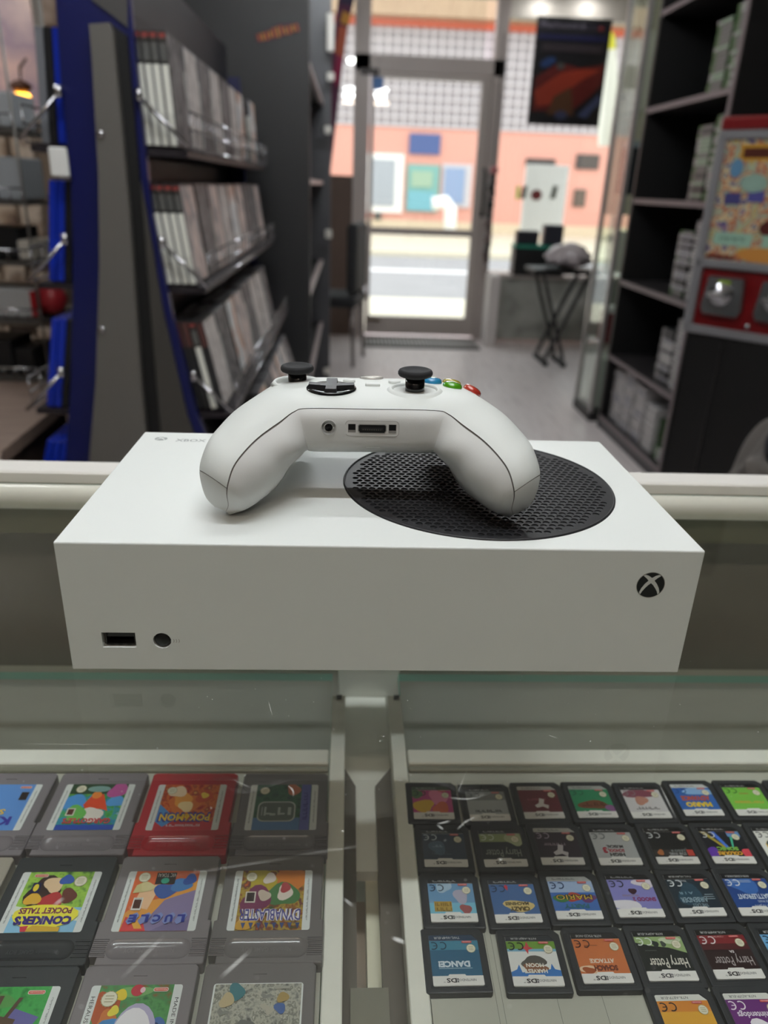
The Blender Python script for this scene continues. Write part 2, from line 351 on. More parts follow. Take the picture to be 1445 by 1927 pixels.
MB().box((-14, FY-.6, fz(38)), (22, FY+2, fz(-60)), eave, T=LB).build('wooden_eave', bl)
def fac(name, x0, y0, x1, y1, c, d=.08, lab=None, par=bl):
    return MB().box((fx(x0, (y0+y1)/2), FY-d, fz(y1)), (fx(x1, (y0+y1)/2), FY, fz(y0)), mat(c, .6), T=LB).build(name, par)
wf = fac('window', 690, 292, 758, 402, 'f6f4f0', .1); MB().box((fx(697), FY-.13, fz(390)), (fx(744), FY-.1, fz(303)), mat('a9aeb6', .3), T=LB).build('pane', wf)
fac('blue_sign', 770, 252, 828, 290, '4d5f93'); dd = fac('teal_door', 765, 310, 825, 398, '7fb0aa')
MB().box((fx(775), FY-.11, fz(352)), (fx(815), FY-.08, fz(322)), mat('9fb8a0', .5), T=LB).build('door_panel', dd)
MB().box((fx(770), FY-.11, fz(396)), (fx(820), FY-.08, fz(360)), mat('78b2c0', .5), T=LB).build('door_panel', dd)
pd = fac('door', 830, 306, 886, 388, 'c9c4c8'); MB().box((fx(838), FY-.12, fz(380)), (fx(876), FY-.08, fz(314)), mat('8ea2c4', .5), T=LB).build('pane', pd)
fac('vent', 704, 402, 717, 416, '4a4f4c')
fac('window', 1085, 278, 1128, 306, '4c4442', .06); fac('window', 990, 290, 1045, 305, '3b3533', .06); fac('window', 1080, 345, 1102, 378, '5f5148', .06)
mb = MB(); p = at(838, 384, 21); q_ = at(838, 430, 21)
mb.tube([(p.x-.35, 21, p.z), (p.x, 21, p.z+.05), (p.x+.14, 21, p.z-.1), (p.x+.16, 21, FZ+.03)], .17, mat('ffffff', .4), 12)
tag(mb.build('bollard'), 'thick white bent pipe standing on the far sidewalk before the grey door', 'pipe')
# feather flag on the near sidewalk
t = empty('feather_flag', 'tall white feather flag with a yellow tip outside the shop window', 'flag', (at(1150, 250, 7.6).x, 7.6, FZ-.01))
pz = [at(1150, y, 7.6) for y in (62, 85, 130, 190, 258)]
bx = at(1150, 250, 7.6).x
def flagpart(rows, m, nm):
    vs = []; 
    for (y, xa, xb) in rows:
        for x, yy in ((xa, 0), ((xa+xb)/2, .05), (xb, 0)): p = at(x, y, 7.6); vs.append((p.x-bx, yy, p.z-FZ+.01))
    fs = []
    for i in range(len(rows)-1):
        for k in range(2): a = i*3+k; fs.append((a, a+1, a+4, a+3))
    mb = MB().add(vs, fs, m, True); n = len(vs); mb.add([(x, y-.012, z) for x, y, z in vs], [f[::-1] for f in fs], m, True); mb.build(nm, t)
flagpart([(60, 1144, 1152), (72, 1140, 1157), (92, 1137, 1158)], mat('e6e04a', .6), 'flag_tip')
flagpart([(92, 1137, 1158), (130, 1133, 1161), (190, 1128, 1160), (250, 1125, 1152), (275, 1125, 1148)], mat('f7f6ea', .6), 'flag_cloth')
zz = at(1140, 70, 7.6).z-FZ
MB().tube([(.02, 0, 0), (.03, 0, 1.4), (.06, 0, zz)], .012, mat('d0d0d0', .4)).build('pole', t)
MB().lathe([(.0, .0), (.18, 0), (.17, .05), (.03, .08), (0, .08)], mat('d8d8d6', .5), 20).build('base', t)

# ================================================================== SHOP WINDOW DRESSING
# poster hanging in the window
py = DY-.014
p0 = at(1016, 34, py); p1 = at(1153, 34, py); p2 = at(1010, 234, py)
pw = (p1.x-p0.x)*1000*.5+10; ph = (p0.z-p2.z)*1000*.5; pc = Vector(((p0.x+p1.x)/2-.01, py, (p0.z+p2.z)/2))
t = empty('hanging_poster', 'black game poster with red artwork hanging in the shop window', 'poster', pc)
TP = Matrix.Rotation(PI/2, 4, 'X')
mb = MB().box((-pw/1000, -.003, -ph/1000), (pw/1000, .003, ph/1000), mat('0b0a10', .4))
dr_ = Draw(mb, Matrix.Translation((0, -.004, 0)) @ TP, .0006)
dr_.rect(-pw*.93, ph*.78, pw*.93, ph*.97, '14121a').text(-pw*.3, ph*.88, 34, 'PlayStation 2', '5a5660', pw*1.15)
dr_.ell(pw*.72, ph*.86, 22, 16, '5a1c1e').rect(-pw*.93, ph*.62, pw*.93, ph*.72, '151638').rect(-pw*.8, ph*.4, pw*.85, ph*.55, '2e272c')
dr_.poly([(-pw*.9, -ph*.75), (-pw*.9, -ph*.1), (-pw*.3, ph*.2), (pw*.3, ph*.12), (pw*.95, ph*.2), (pw*.9, -ph*.2), (pw*.6, -ph*.45), (pw*.2, -ph*.7)], '5e1a16')
dr_.poly([(-pw*.9, -ph*.35), (-pw*.2, ph*.02), (pw*.4, ph*.1), (pw*.85, ph*.1), (pw*.3, -ph*.15), (-pw*.4, -ph*.6), (-pw*.8, -ph*.65)], '94331f')
dr_.poly([(-pw*.5, -ph*.8), (-pw*.35, -ph*.45), (pw*.1, -ph*.25), (pw*.25, -ph*.8)], '54351f').ell(-pw*.6, ph*.2, 60, 30, '223a66', .4).ell(-pw*.25, ph*.14, 30, 24, '4a4a48')
dr_.poly([(pw*.35, -ph*.8), (pw*.9, -ph*.35), (pw*.95, -ph*.5), (pw*.6, -ph*.85)], '3c4464').ell(-pw*.1, -ph*.8, 50, 30, '3a3f5c')
mb.build('poster_sheet', t)
MB().box((-pw/1000, -.01, ph/1000-.01), (pw/1000, .01, ph/1000+.012), BLACK).build('top_rail', t)
MB().tube([(-pw*.8/1000, 0, ph/1000), (-pw*.8/1000, 0, HEAD+.02-pc.z)], .002, CHROME, 5).tube([(pw*.8/1000, 0, ph/1000), (pw*.8/1000, 0, HEAD+.02-pc.z)], .002, CHROME, 5).build('hanging_wires', t)
# white display board with disc on the sill
sy = 7.3
b0 = at(978, 440, sy); b1 = at(1072, 312, sy)
t = empty('display_board', 'white board with a dark red disc standing outside behind the shop window', 'display board', ((b0.x+b1.x)/2, sy, FZ-.01))
hw = (b1.x-b0.x)/2; G0 = FZ-.01; zb_ = b0.z-G0; zt_ = b1.z-G0
MB().bbox((-hw, 0, zb_), (hw, .03, zt_), mat('ffffff', .5), .004).build('panel', t)
MB().box((-hw, .005, 0), (-hw+.03, .025, zb_), WHITE).box((hw-.03, .005, 0), (hw, .025, zb_), WHITE).box((-hw, .0, zb_-.16), (hw, .03, zb_-.10), mat('e6dfc8', .6)).build('legs', t)
def onb(x, y): p = at(x, y, sy); return (p.x-(b0.x+b1.x)/2)*1000, (p.z-G0)*1000
mb = MB(); d_ = Draw(mb, Matrix.Translation((0, -.003, 0)) @ TP, .0006); cx, cy = onb(1009, 367); d_.ell(cx, cy, 52, 46, '5f2124'); mb.build('disc', t)
mb = MB(); d_ = Draw(mb, Matrix.Translation((0, -.003, 0)) @ TP, .0006)
for xx in (985, 1042): cx, cy = onb(xx, 362); d_.poly([(cx-30, cy-55), (cx+18, cy-55), (cx+32, cy+55), (cx-12, cy+55)], '4a4f48')
cx, cy = onb(975, 362); d_.rect(cx-20, cy-60, cx+14, cy+55, 'a8c448'); mb.build('slots', t)
mb = MB()
k0 = at(970, 510, 6.05); k1 = at(1062, 462, 6.05)
t = empty('black_box', 'black box with a teal rim on the window sill', 'box', ((k0.x+k1.x)/2, 6.13, SILL))
hw = (k1.x-k0.x)/2+.02
MB().bbox((-hw, -.08, 0), (hw, .08, k1.z-SILL-.03), BLACK, .004).build('box_body', t)
MB().box((-hw-.003, -.083, k1.z-SILL-.03), (hw+.003, .083, k1.z-SILL-.006), mat('2f8f78', .5)).build('teal_rim', t)
MB().bbox((-hw+.01, -.06, k1.z-SILL-.006), (-.02, .05, k1.z-SILL+.1), mat('23262e', .4), .01).bbox((.02, -.06, k1.z-SILL-.006), (hw-.03, .05, k1.z-SILL+.15), mat('2c2e38', .4), .01).build('dark_contents', t)
# string of beads beside the door
t = empty('bead_string', 'string of dark and pink beads hanging on the door post', 'hanging decoration', (at(921, 400, 6.0).x, 6.0, at(921, 320, 6.0).z))
mb = MB(); H_ = at(921, 320, 6.0).z-at(915, 490, 6.0).z; n = 17
for k in range(n):
    r_ = .028 if k % 3 else .036
    mb.lathe([(0, -r_), (r_*.7, -r_*.7), (r_, 0), (r_*.7, r_*.7), (0, r_)], mat(R.choice(['2a2422', '4a3a3a', 'b56a6c', '1b1a1a', '6d5a58']), .3), 12, T=Matrix.Translation((R.uniform(-.01, .01), 0, -H_*k/(n-1))))
mb.build('beads', t); MB().tube([(0, 0, .9), (0, 0, -H_)], .003, BLACK, 5).build('cord', t)
# curtain and silver strip at the right end of the window
cx0 = at(1165, 200, 5.9).x; cx1 = at(1238, 200, 5.9).x+.02; cz0 = at(1180, 405, 5.9).z
mb = MB(); n = 40; vs = []
for i in range(n+1):
    x = cx0+(cx1-cx0)*i/n; y = 5.9+.03*math.sin(i*.9)
    vs += [(x, y, cz0), (x, y, CEIL-.02)]
fs = [(2*i, 2*i+2, 2*i+3, 2*i+1) for i in range(n)]
mb.add(vs, fs, mat('fbf2e2', .8), True); mb.add([(x, y+.006, z) for x, y, z in vs], [f[::-1] for f in fs], mat('b9b0a0', .8), True)
mb.bar((cx0, 5.885, at(1190, 185, 5.9).z), (cx1, 5.885, at(1190, 185, 5.9).z), .01, .02, mat('8c867a', .6))
tag(mb.build('curtain'), 'beige curtain hanging at the right end of the shop window', 'curtain')
# ================================================================== BLUE GAME RACK ON THE LEFT
GY = 1.30
def pxz(pts, Y): return [((p := at(x, y, Y)).x, p.z) for x, y in pts]
RX = Matrix.Rotation(PI/2, 4, 'X')                       # (x, y, z) -> (x, -z, y): prisms drawn in x-z, extruded along y
def xzprism(mb, pts, y0, y1, m, T=None):
    n = len(pts); vs = [(x, y0, z) for x, z in pts]+[(x, y1, z) for x, z in pts]
    return mb.add(vs, [tuple(range(n)), tuple(range(2*n-1, n-1, -1))]+[(i, n+i, n+(i+1) % n, (i+1) % n) for i in range(n)], m, T=T)
gz = empty('game_rack', 'tall blue game rack with sloping sides and wire shelves left of the aisle', 'display rack', (-.47, GY, FZ))
TG = Matrix.Translation((.47, -GY, -FZ))
rightE = [(460, 1010), (420, 900), (371, 780), (322, 583), (286, 400), (262, 180), (245, 0), (238, -60)]
leftE = [(98, -60), (105, 0), (115, 160), (133, 335), (138, 500), (133, 719), (122, 890), (95, 1010)]
R3 = pxz(rightE, GY); L3 = pxz(leftE, GY)
base = [(R3[0][0]+.03, FZ)]+R3+L3+[(L3[-1][0]-.03, FZ)]
xzprism(MB(), base, GY, GY+.018, BLUEP, TG).build('end_panel', gz)
xzprism(MB(), base, GY+1.43, GY+1.448, BLUEP, TG).build('end_panel', gz)
gp = pxz([(165, 900), (180, 720), (187, 500), (185, 330), (172, 100), (167, 45), (205, 42), (212, 60), (243, 400), (265, 719), (282, 900), (300, 1010), (150, 1010)], GY-.03)
gb = xzprism(MB(), [(x, z) for x, z in gp[:11]]+[(gp[11][0], gp[11][1]), (gp[12][0], gp[12][1])], GY-.03, GY-.001, mat('6a6762', .5), TG)
for (x, y) in ((190, 252), (192, 620)):
    p = at(x, y, GY-.03); gb.lathe([(0, -.004), (.006, -.004), (.007, 0)], CHROME, 12, T=TG @ Matrix.Translation((p.x, GY-.031, p.z)) @ Matrix.Rotation(-PI/2, 4, 'X'))
gb.build('grey_board', gz)
bs = pxz([(282, 900), (265, 719), (243, 400), (212, 60), (205, 42), (238, 66), (262, 330), (268, 400), (293, 719), (310, 900)], GY-.012)
xzprism(MB(), bs, GY-.012, GY-.001, mat('050506', .6), TG).build('black_strip', gz)
xzprism(MB(), pxz([(172, 0), (172, -60), (239, -60), (240, 52), (205, 24)], GY-.004), GY-.004, GY-.0005, mat('4c4a4a', .5), TG).build('header_panel', gz)
gs = pxz([(310, 900), (293, 719), (268, 400), (262, 330), (276, 400), (306, 583), (352, 780), (395, 900)], GY-.008)
xzprism(MB(), gs, GY-.008, GY-.001, mat('45423e', .5), TG).build('dark_board', gz)
def rackx(z, side):
    E_ = R3 if side > 0 else L3[::-1]
    for i in range(len(E_)-1):
        (xa, za), (xb, zb_2) = E_[i], E_[i+1]
        if za <= z <= zb_2: return xa+(xb-xa)*(z-za)/(zb_2-za)
    return E_[0][0] if z < E_[0][1] else E_[-1][0]
core = [(rackx(z, 1)-.085, z) for z in (-.9, -.7, -.5, -.3, -.1, .1, .3, .5, .62)]+[(rackx(z, -1)+.085, z) for z in (.62, .5, .3, .1, -.1, -.3, -.5, -.7, -.9)]
xzprism(MB(), core, GY+.018, GY+1.43, mat('16141f', .5), TG).build('back_panel', gz)
ROWZ = (.252, .0, -.262, -.52)
for z in ROWZ:
    for s in (1, -1):
        xa = rackx(z, s); mb = MB(); m2 = mat('241e24', .5)
        x0, x1 = sorted((xa-s*.09, xa+s*.075)); mb.box((x0, GY+.018, z-.012), (x1, GY+1.43, z), m2, T=TG); mb.build('shelf', gz)
        mb = MB(); xf = xa+s*.083
        for dz in (.004, .035, .066): mb.tube([(xf, GY+.02, z+dz), (xf, GY+1.43, z+dz)], .0022, CHROME, 6, TG)
        for k in range(24): y = GY+.02+k*.06; mb.tube([(xf, y, z+.0), (xf, y, z+.068)], .0013, CHROME, 4, TG)
        mb.tube([(xa+s*.0, GY-.012, z+.085), (xf, GY-.012, z+.005)], .004, CHROME, 8, TG)
        mb.lathe([(0, -.01), (.007, -.01), (.007, .01), (0, .01)], CHROME, 10, T=TG @ Matrix.Translation((xa, GY-.012, z+.087)))
        mb.build('wire_basket', gz)
# game cases: cover to local -y, spine to local -x
covers = [ramp_mat('cover_pale', ['a8a09e', 'efe9e6', 'c9c0bc', 'ffffff'], 14), ramp_mat('cover_rose', ['d2bcb8', 'fbe6de', 'a8a2a4', 'f0cfc4'], 12),
          ramp_mat('cover_dark', ['38363a', '8a8688', '4c4a4f', 'b9b4b2'], 12), ramp_mat('cover_warm', ['fff8ea', 'd9a890', 'ffffff', 'a8b8c4'], 10)]
def make_case(shell, spine_spec, cover, w_=.136, t_=.0145, h_=.19):
    o = MB().bbox((-w_/2, 0, 0), (w_/2, t_, h_), shell, .0012).build('game_case')
    ins = MB().box((-w_/2+.004, -.0004, .004), (w_/2-.003, .0002, h_-.004), cover)
    for z0, z1, c in spine_spec: ins.box((-w_/2-.0004, .0012, h_*z0), (-w_/2+.0003, t_-.0012, h_*z1), mat(c, .4))
    i = ins.build('cover_insert', o); return o
K = mat('1b1b1e', .4); KG = mat('7c7e84', .35); KB = mat('1432b4', .3)
sp_white = [(.01, .72, 'f6f6ec'), (.08, .3, 'dcdcd2'), (.72, .93, '2b2b27'), (.75, .9, '6e6e6c'), (.93, .99, '574442'), (.945, .98, 'a83a34')]
sp_grey = [(.01, .5, 'c8c6be'), (.5, .75, 'ecebe4'), (.75, .99, '4a484a')]
sp_dark = [(.01, .7, '2a2a2c'), (.72, .99, '5c3a36')]
protos = {}
def case(kind, cov, loc, rot, label, group):
    k = (kind, cov)
    if k not in protos:
        sh, sp = {'white': (K, sp_white), 'grey': (KG, sp_grey), 'dark': (K, sp_dark), 'blue': (KB, [(.02, .98, '1c3cc8')])}[kind]
        o = make_case(sh, sp, covers[cov]); protos[k] = o; o.location = loc; o.rotation_euler = rot; tag(o, label, 'game case', group); return o
    return dup(protos[k], loc, rot, label, group)
rowname = ('top', 'second', 'third', 'fourth')
ordn = ('nearest', 'second', 'third', 'fourth', 'fifth', 'sixth', 'seventh', 'eighth', 'farthest')
for r_, z in enumerate(ROWZ):
    for k in range(9):
        if r_ == 3 and k < 3: continue
        if (r_, k) in ((0, 7), (2, 8)): continue
        y = GY+.095+k*.151
        slope = math.atan2(rackx(z+.001, 1)-rackx(z+.19, 1), .19)+.03
        n = 5 if k == 0 else R.choice((3, 4, 4, 5))
        cov = R.randrange(4); dz = R.uniform(0, .004)
        for j in range(n):
            x = rackx(z, 1)+.072-.0156/math.cos(slope)*(j+1)
            kd = ('white' if r_ < 2 else 'dark') if k == 0 else R.choice(('white', 'grey', 'dark', 'grey'))
            if r_ == 2 and k == 0 and j in (1, 4): kd = 'white'
            if k == 0: lb = f'{kd}-spined case, near end of {rowname[r_]} rack shelf, {("rightmost","second from right","middle","second from left","leftmost")[j]} spine'
            else: lb = f'game case in the {ordn[k]} stack on the {rowname[r_]} wire shelf of the blue rack'
            case(kd, cov if j == 0 else 2, (x, y+R.uniform(-.002, .002), z+.003+dz), (-slope, 0, PI/2), lb, f'game cases on the {rowname[r_]} wire shelf of the blue rack')
# cases on the left side of the rack, seen from their edges
leftrows = {0: ('blue', 'blue', 'dark', 'grey'), 1: ('blue', 'blue', 'dark', 'blue', 'blue'), 2: ('dark', 'blue', 'blue'), 3: ('blue', 'blue', 'blue', 'blue')}
for r_, ks in leftrows.items():
    z = ROWZ[r_]; slope = math.atan2(rackx(z+.19, -1)-rackx(z+.001, -1), .19)+.03
    for j, kd in enumerate(ks):
        x = rackx(z, -1)-.072+.0156/math.cos(slope)*(len(ks)-j)
        c_ = {'grey': 'grey', 'dark': 'black', 'blue': 'bright blue'}[kd]
        case(kd, 2, (x, GY+.095, z+.003), (-slope, 0, -PI/2), f'{c_} case, left side of rack, {rowname[r_]} shelf, {("first","second","third","fourth","fifth")[j]} from the edge', 'game cases on the left side of the blue rack')
a = at(92, 276, GY-.02); b = at(134, 334, GY-.02)
tag(MB().bbox((a.x, GY-.03, b.z), (b.x, GY-.022, a.z), mat('f7f7f4', .4), .003).build('price_card'), 'blank white card fixed to the left edge of the blue rack', 'card')

# ================================================================== BLACK BOOKCASE BEHIND THE RACK
BY = 2.95
bx1 = at(583, 350, BY).x
bk = empty('black_bookcase', 'tall black bookcase behind the blue rack, its plain side facing us', 'bookcase', ((bx1-.6)/1, BY, FZ))
TBk = Matrix.Translation((-(bx1-.6), -BY, -FZ)); DK = mat('2e2f31', .42); DK2 = mat('0c0c0d', .5)
MB().box((bx1-.62, BY, FZ), (bx1, BY+.03, 1.2), DK, T=TBk).build('side_panel', bk)
fx1 = at(622, 400, 4.5).x
MB().box((fx1-.6, 4.47, FZ), (fx1, 4.5, 1.2), mat('4a4a4e', .4), T=TBk).build('side_panel', bk)
MB().box((bx1-.62, BY+.03, FZ), (bx1-.45, 4.47, 1.2), DK2, T=TBk).build('back_panel', bk)
for i, (px, y) in enumerate(((600, 158), (592, 342), (599, 522), (588, 662))):
    p = at(px, y, 3.6); MB().box((bx1-.45, BY+.03, p.z-.012), (bx1-.02, 4.47, p.z+.008), DK2, T=TBk).box((bx1-.02, BY+.03, p.z-.012), (bx1, 4.47, p.z+.008), mat('b9a9a8', .4), T=TBk).build('shelf', bk)  # pale front edges: glints on the black shelves, painted as colour
for i, (px, y, dy) in enumerate(((622, 62, 50), (622, 145, 12), (617, 245, 12), (618, 440, 14), (615, 698, 12))):
    p = at(px, y, 4.4); hh = dy*.0035/2
    mb = MB().bbox((-.02, -.02, -hh), (.02, .01, hh), mat('d8d4cc', .2), .006).tube([(-.03, .01, 0), (.0, -.01, 0)], .006, CHROME, 6)
    o = mb.build('clip', bk); o.location = (p.x-(bx1-.6), 4.4-BY, p.z-FZ)
a = at(480, 76, BY); b = at(566, 46, BY); mb = MB(); w_ = (b.x-a.x)*500; 
d_ = Draw(mb, Matrix.Translation(((a.x+b.x)/2-(bx1-.6), -.001, (a.z+b.z)/2-FZ)) @ RX @ Matrix.Rotation(.26, 4, 'Z'), .0004)
d_.poly([(-w_, -16), (-w_*.4, -20), (w_, -14), (w_, 14), (w_*.1, 26), (-w_*.4, 16), (-w_, 12)], '4a2030'); 
for k in range(11): x = -w_*.9+k*w_*.17; d_.rect(x, -11-(k % 3)*2, x+w_*.11, 10+(6 if 3 < k < 7 else 0), 'd98a2c' if k % 2 else 'c9622e')
mb.build('orange_sticker', bk)
# purple and orange banner beside the door
bn = pxz([(640, -40), (676, -40), (664, 10), (652, 60), (644, 130), (636, 200), (628, 270), (622, 320), (618, 320), (622, 120)], 5.6)
mb = xzprism(MB(), bn, 5.6, 5.62, mat('4a1236', .7))
for (pp, c) in (([(645, 20), (660, 28), (655, 48), (640, 42)], 'b07a28'), ([(638, 48), (654, 52), (646, 110), (630, 100)], 'a04a2c'), ([(634, 100), (646, 112), (636, 165), (626, 150)], '8a1442'), ([(640, -30), (670, -30), (664, 10), (640, 6)], '241a38')):
    xzprism(mb, pxz(pp, 5.59), 5.585, 5.6, mat(c, .7))
tag(mb.build('banner'), 'purple and orange banner hanging left of the glass door', 'banner')
# chair by the door
ch = empty('chair', 'black upholstered chair standing left of the glass door', 'chair', (-.13, 5.25, FZ), (0, 0, -.2))
CK = mat('1a1b1e', .7)
MB().bbox((-.22, -.22, .40), (.2, .22, .48), CK, .03, seg=3).build('seat', ch)
MB().bbox((.13, -.21, .50), (.2, .21, .95), CK, .03, seg=3).build('backrest', ch)
MB().tube([(.17, -.15, .44), (.17, -.15, .55)], .012, BLACK).tube([(.17, .15, .44), (.17, .15, .55)], .012, BLACK).build('back_support', ch)
for sx in (-1, 1):
    for sy_ in (-1, 1): MB().tube([(sx*.17, sy_*.18, .41), (sx*.19, sy_*.2, 0)], .013, mat('77706e', .3, metal=.8)).build('leg', ch)

# ================================================================== BLACK BOOKSHELF ON THE RIGHT
SX, SY0, SY1 = 1.375, 2.80, 3.70
sh = empty('black_shelf_unit', 'tall black shelf unit with grey shelf edges along the right of the aisle', 'shelf unit', (SX, SY0, FZ))
TS = Matrix.Translation((-SX, -SY0, -FZ)); BK = mat('0b0b0c', .5); EDG = mat('7a6e70', .45); D_ = .34; TOP = 1.42
MB().box((SX, SY0, FZ), (SX+D_, SY0+.02, TOP), BK, T=TS).box((SX-.004, SY0-.002, FZ), (SX+.002, SY0+.022, TOP), EDG, T=TS).build('side_panel', sh)
MB().box((SX, SY1-.02, FZ), (SX+D_, SY1, TOP), BK, T=TS).box((SX-.004, SY1-.022, FZ), (SX+.002, SY1+.002, TOP), mat('3d3a38', .45), T=TS).build('side_panel', sh)
MB().box((SX+D_, SY0, FZ), (SX+D_+.01, SY1, TOP), BK, T=TS).build('back_panel', sh)
SZ = (.972, .583, .190, -.195, -.577, -.91)
for z in SZ:
    MB().box((SX, SY0+.02, z-.022), (SX+D_, SY1-.02, z), mat('2c292a', .4), T=TS).box((SX-.004, SY0+.02, z-.022), (SX, SY1-.02, z), EDG, T=TS).build('shelf', sh)
MB().box((SX, SY0+.02, FZ), (SX+.02, SY1-.02, -.932), mat('3c393b', .45), T=TS).build('plinth', sh)
MB().box((SX-.01, SY0, TOP), (SX+D_, SY1, TOP+.02), BK, T=TS).build('top_panel', sh)
# flat-lying cases: spine to local -x
def flat_case(shell, spine, trim):
    o = MB().bbox((0, -.067, 0), (.188, .067, .0145), shell, .001).build('game_case')
    MB().box((-.0004, -.064, .0012), (.0002, .064, .0133), spine).box((-.0007, .035, .0012), (.0002, .064, .0133), trim).build('spine_insert', o); return o
GR = mat('2a4a24', .4); GR2 = mat('46663a', .4); SW = mat('a8a4a2', .4); SG = mat('726e6e', .4); SD = mat('3c3a3c', .4); ROS = mat('c46a70', .4)
fk = [flat_case(GR, SW, GR2), flat_case(GR, SG, GR2), flat_case(mat('c9c6c6', .4), SW, SG), flat_case(mat('c9c6c6', .4), mat('8a8890', .4), SW), flat_case(K, SD, SG), flat_case(GR, mat('8fa08c', .4), SW), flat_case(mat('cfcaca', .4), ROS, SW)]
used = [False]*len(fk)
def flat(i, loc, rot, label, group):
    if not used[i]:
        used[i] = True; o = fk[i]; o.location = loc; o.rotation_euler = rot; return tag(o, label, 'game case', group)
    return dup(fk[i], loc, rot, label, group)
sname = {1: 'top', 2: 'second', 3: 'third', 4: 'fourth', 5: 'bottom'}
plan = {1: [(2.90, 19, (0, 1, 1, 5)), (3.05, 17, (1, 5, 1))], 2: [(2.90, 21, (0, 5, 1)), (3.05, 19, (1, 5, 4)), ],
        3: [(2.90, 21, (2, 3, 2)), (3.06, 18, (4, 3, 1))], 4: [(2.90, 20, (2, 3, 2)), (3.06, 16, (4, 3, 2))],
        5: [(2.91, 4, (0, 0)), (3.10, 14, (2, 2)), (3.26, 18, (2, 2, 3)), (3.42, 20, (2, 3)), (3.57, 18, (2, 2, 3))]}
for s_, stacks in plan.items():
    for si, (y, n, kinds) in enumerate(stacks):
        for j in range(n):
            i = kinds[R.randrange(len(kinds))]; z = SZ[s_]+.0005+j*.0149
            if s_ == 2 and si == 0 and j == 6: i = 6
            lb = f'flat game case in the {"nearest" if si == 0 else ("second","third","fourth","fifth")[si-1]} stack, {sname[s_]} shelf of the black shelf unit'
            if i == 6: lb = 'rose-coloured flat game case low in the nearest stack on the second shelf'
            flat(i, (SX+.03+R.uniform(0, .004), y+R.uniform(-.003, .003), z), (0, 0, R.uniform(-.01, .01)), lb, f'flat cases stacked on the {sname[s_]} shelf')
for i in range(len(fk)):
    if not used[i]:
        for c in list(fk[i].children): bpy.data.objects.remove(c)
        bpy.data.objects.remove(fk[i])
mb = MB().bbox((0, -.12, 0), (.2, .12, .17), mat('1c3a0c', .6), .004); o = mb.build('green_box'); o.location = (SX+.1, 2.97, SZ[5]+.065); tag(o, 'dark green box behind the white stacks on the bottom shelf', 'box')
o.location = (SX+.06, 3.0, SZ[5]+.001)
# ================================================================== GLASS CABINET BEHIND THE SHELF UNIT
gc = empty('glass_cabinet', 'narrow glass display cabinet with silver posts beyond the black shelf unit', 'display cabinet', (1.36, 3.80, FZ))
SIL = mat('b4b0ae', .3, metal=.6); cw, cdp, chh = .36, .30, 2.28
for i, (x, y) in enumerate(((0, 0), (cw, 0), (0, cdp), (cw, cdp))): MB().box((x-.011, y-.011, .05), (x+.011, y+.011, chh), SIL).build('post', gc)
MB().box((-.012, -.012, 0), (cw+.012, cdp+.012, .05), mat('1d1c1d', .5)).build('base', gc)
MB().box((-.012, -.012, chh), (cw+.012, cdp+.012, chh+.03), SIL).build('top', gc)
CG = glass_mat('cabinet_glass', 'f6faf7', .035)
MB().box((0, .011, .05), (.004, cdp-.011, chh), CG).box((.011, 0, .05), (cw-.011, .004, chh), CG).box((.011, cdp-.004, .05), (cw-.011, cdp, chh), CG).build('glass_walls', gc)
gsz = [.05, .42, .80, 1.18, 1.56]
for z in gsz[1:]: MB().box((.01, .01, z), (cw-.01, cdp-.01, z+.006), CG).build('glass_shelf', gc)
def cab(name, x, y, z, sx, sy_, sz_, c, label, cap=None):
    mb = MB().bbox((-sx/2, -sy_/2, 0), (sx/2, sy_/2, sz_), mat(c, .5), .004)
    if cap: mb.bbox((-sx/2-.002, -sy_/2-.002, sz_), (sx/2+.002, sy_/2+.002, sz_+.03), mat(cap, .5), .003)
    o = mb.build(name); o.location = (1.36+x, 3.80+y, FZ+z+.0065); return tag(o, label, 'box')
cab('boxed_item', .1, .14, gsz[1], .13, .12, .16, '7a3036', 'dark red box with a white lid in the glass cabinet, lower shelf', 'e4dfdc')
cab('boxed_item', .1, .15, gsz[3], .14, .14, .22, '20242c', 'black box with a pale top in the glass cabinet beside the window', 'aab0b8')
cab('boxed_item', .09, .15, gsz[2], .12, .15, .2, 'e6e0d2', 'cream box on the middle shelf of the glass cabinet')
cab('boxed_item', .1, .15, gsz[0], .12, .16, .28, 'c9c9c2', 'tall pale grey box standing in the bottom of the glass cabinet')
cab('boxed_item', .1, .15, gsz[4], .15, .15, .34, 'd8cfc0', 'beige box on the highest shelf of the glass cabinet')
# black stand in front of the marble panel
st = empty('folding_stand', 'black x-legged folding stand in front of the marble wall', 'stand', (1.52, 5.35, FZ))
zt2 = at(1070, 505, 5.35).z-FZ
MB().bbox((-.24, -.16, zt2-.03), (.24, .16, zt2), BLACK, .005).build('stand_top', st)
for sy_ in (-.13, .13):
    MB().bar((-.17, sy_, zt2-.03), (.05, sy_, .05), .035, .02, mat('1c1b1c', .5)).build('leg', st)
    MB().bar((.17, sy_+.022, zt2-.03), (-.08, sy_+.022, .05), .035, .02, mat('1c1b1c', .5)).build('leg', st)
MB().bar((.05, -.18, .02), (.05, .18, .02), .03, .03, BLACK).bar((-.08, -.16, .02), (-.08, .2, .02), .03, .03, BLACK).build('feet', st)
wr = MB().add(*(lambda bm: (bmesh.ops.create_icosphere(bm, subdivisions=4, radius=1), ([((v.co.x*.16)*(1+.12*math.sin(9*v.co.y+7*v.co.z)), v.co.y*.13*(1+.12*math.sin(8*v.co.x)), (v.co.z+1)*.075*(1+.2*math.sin(7*v.co.x+5*v.co.y))) for v in bm.verts], [[v.index for v in f.verts] for f in bm.faces]))[1])(bmesh.new()), mat('c4babc', .25, spec=.7), True)
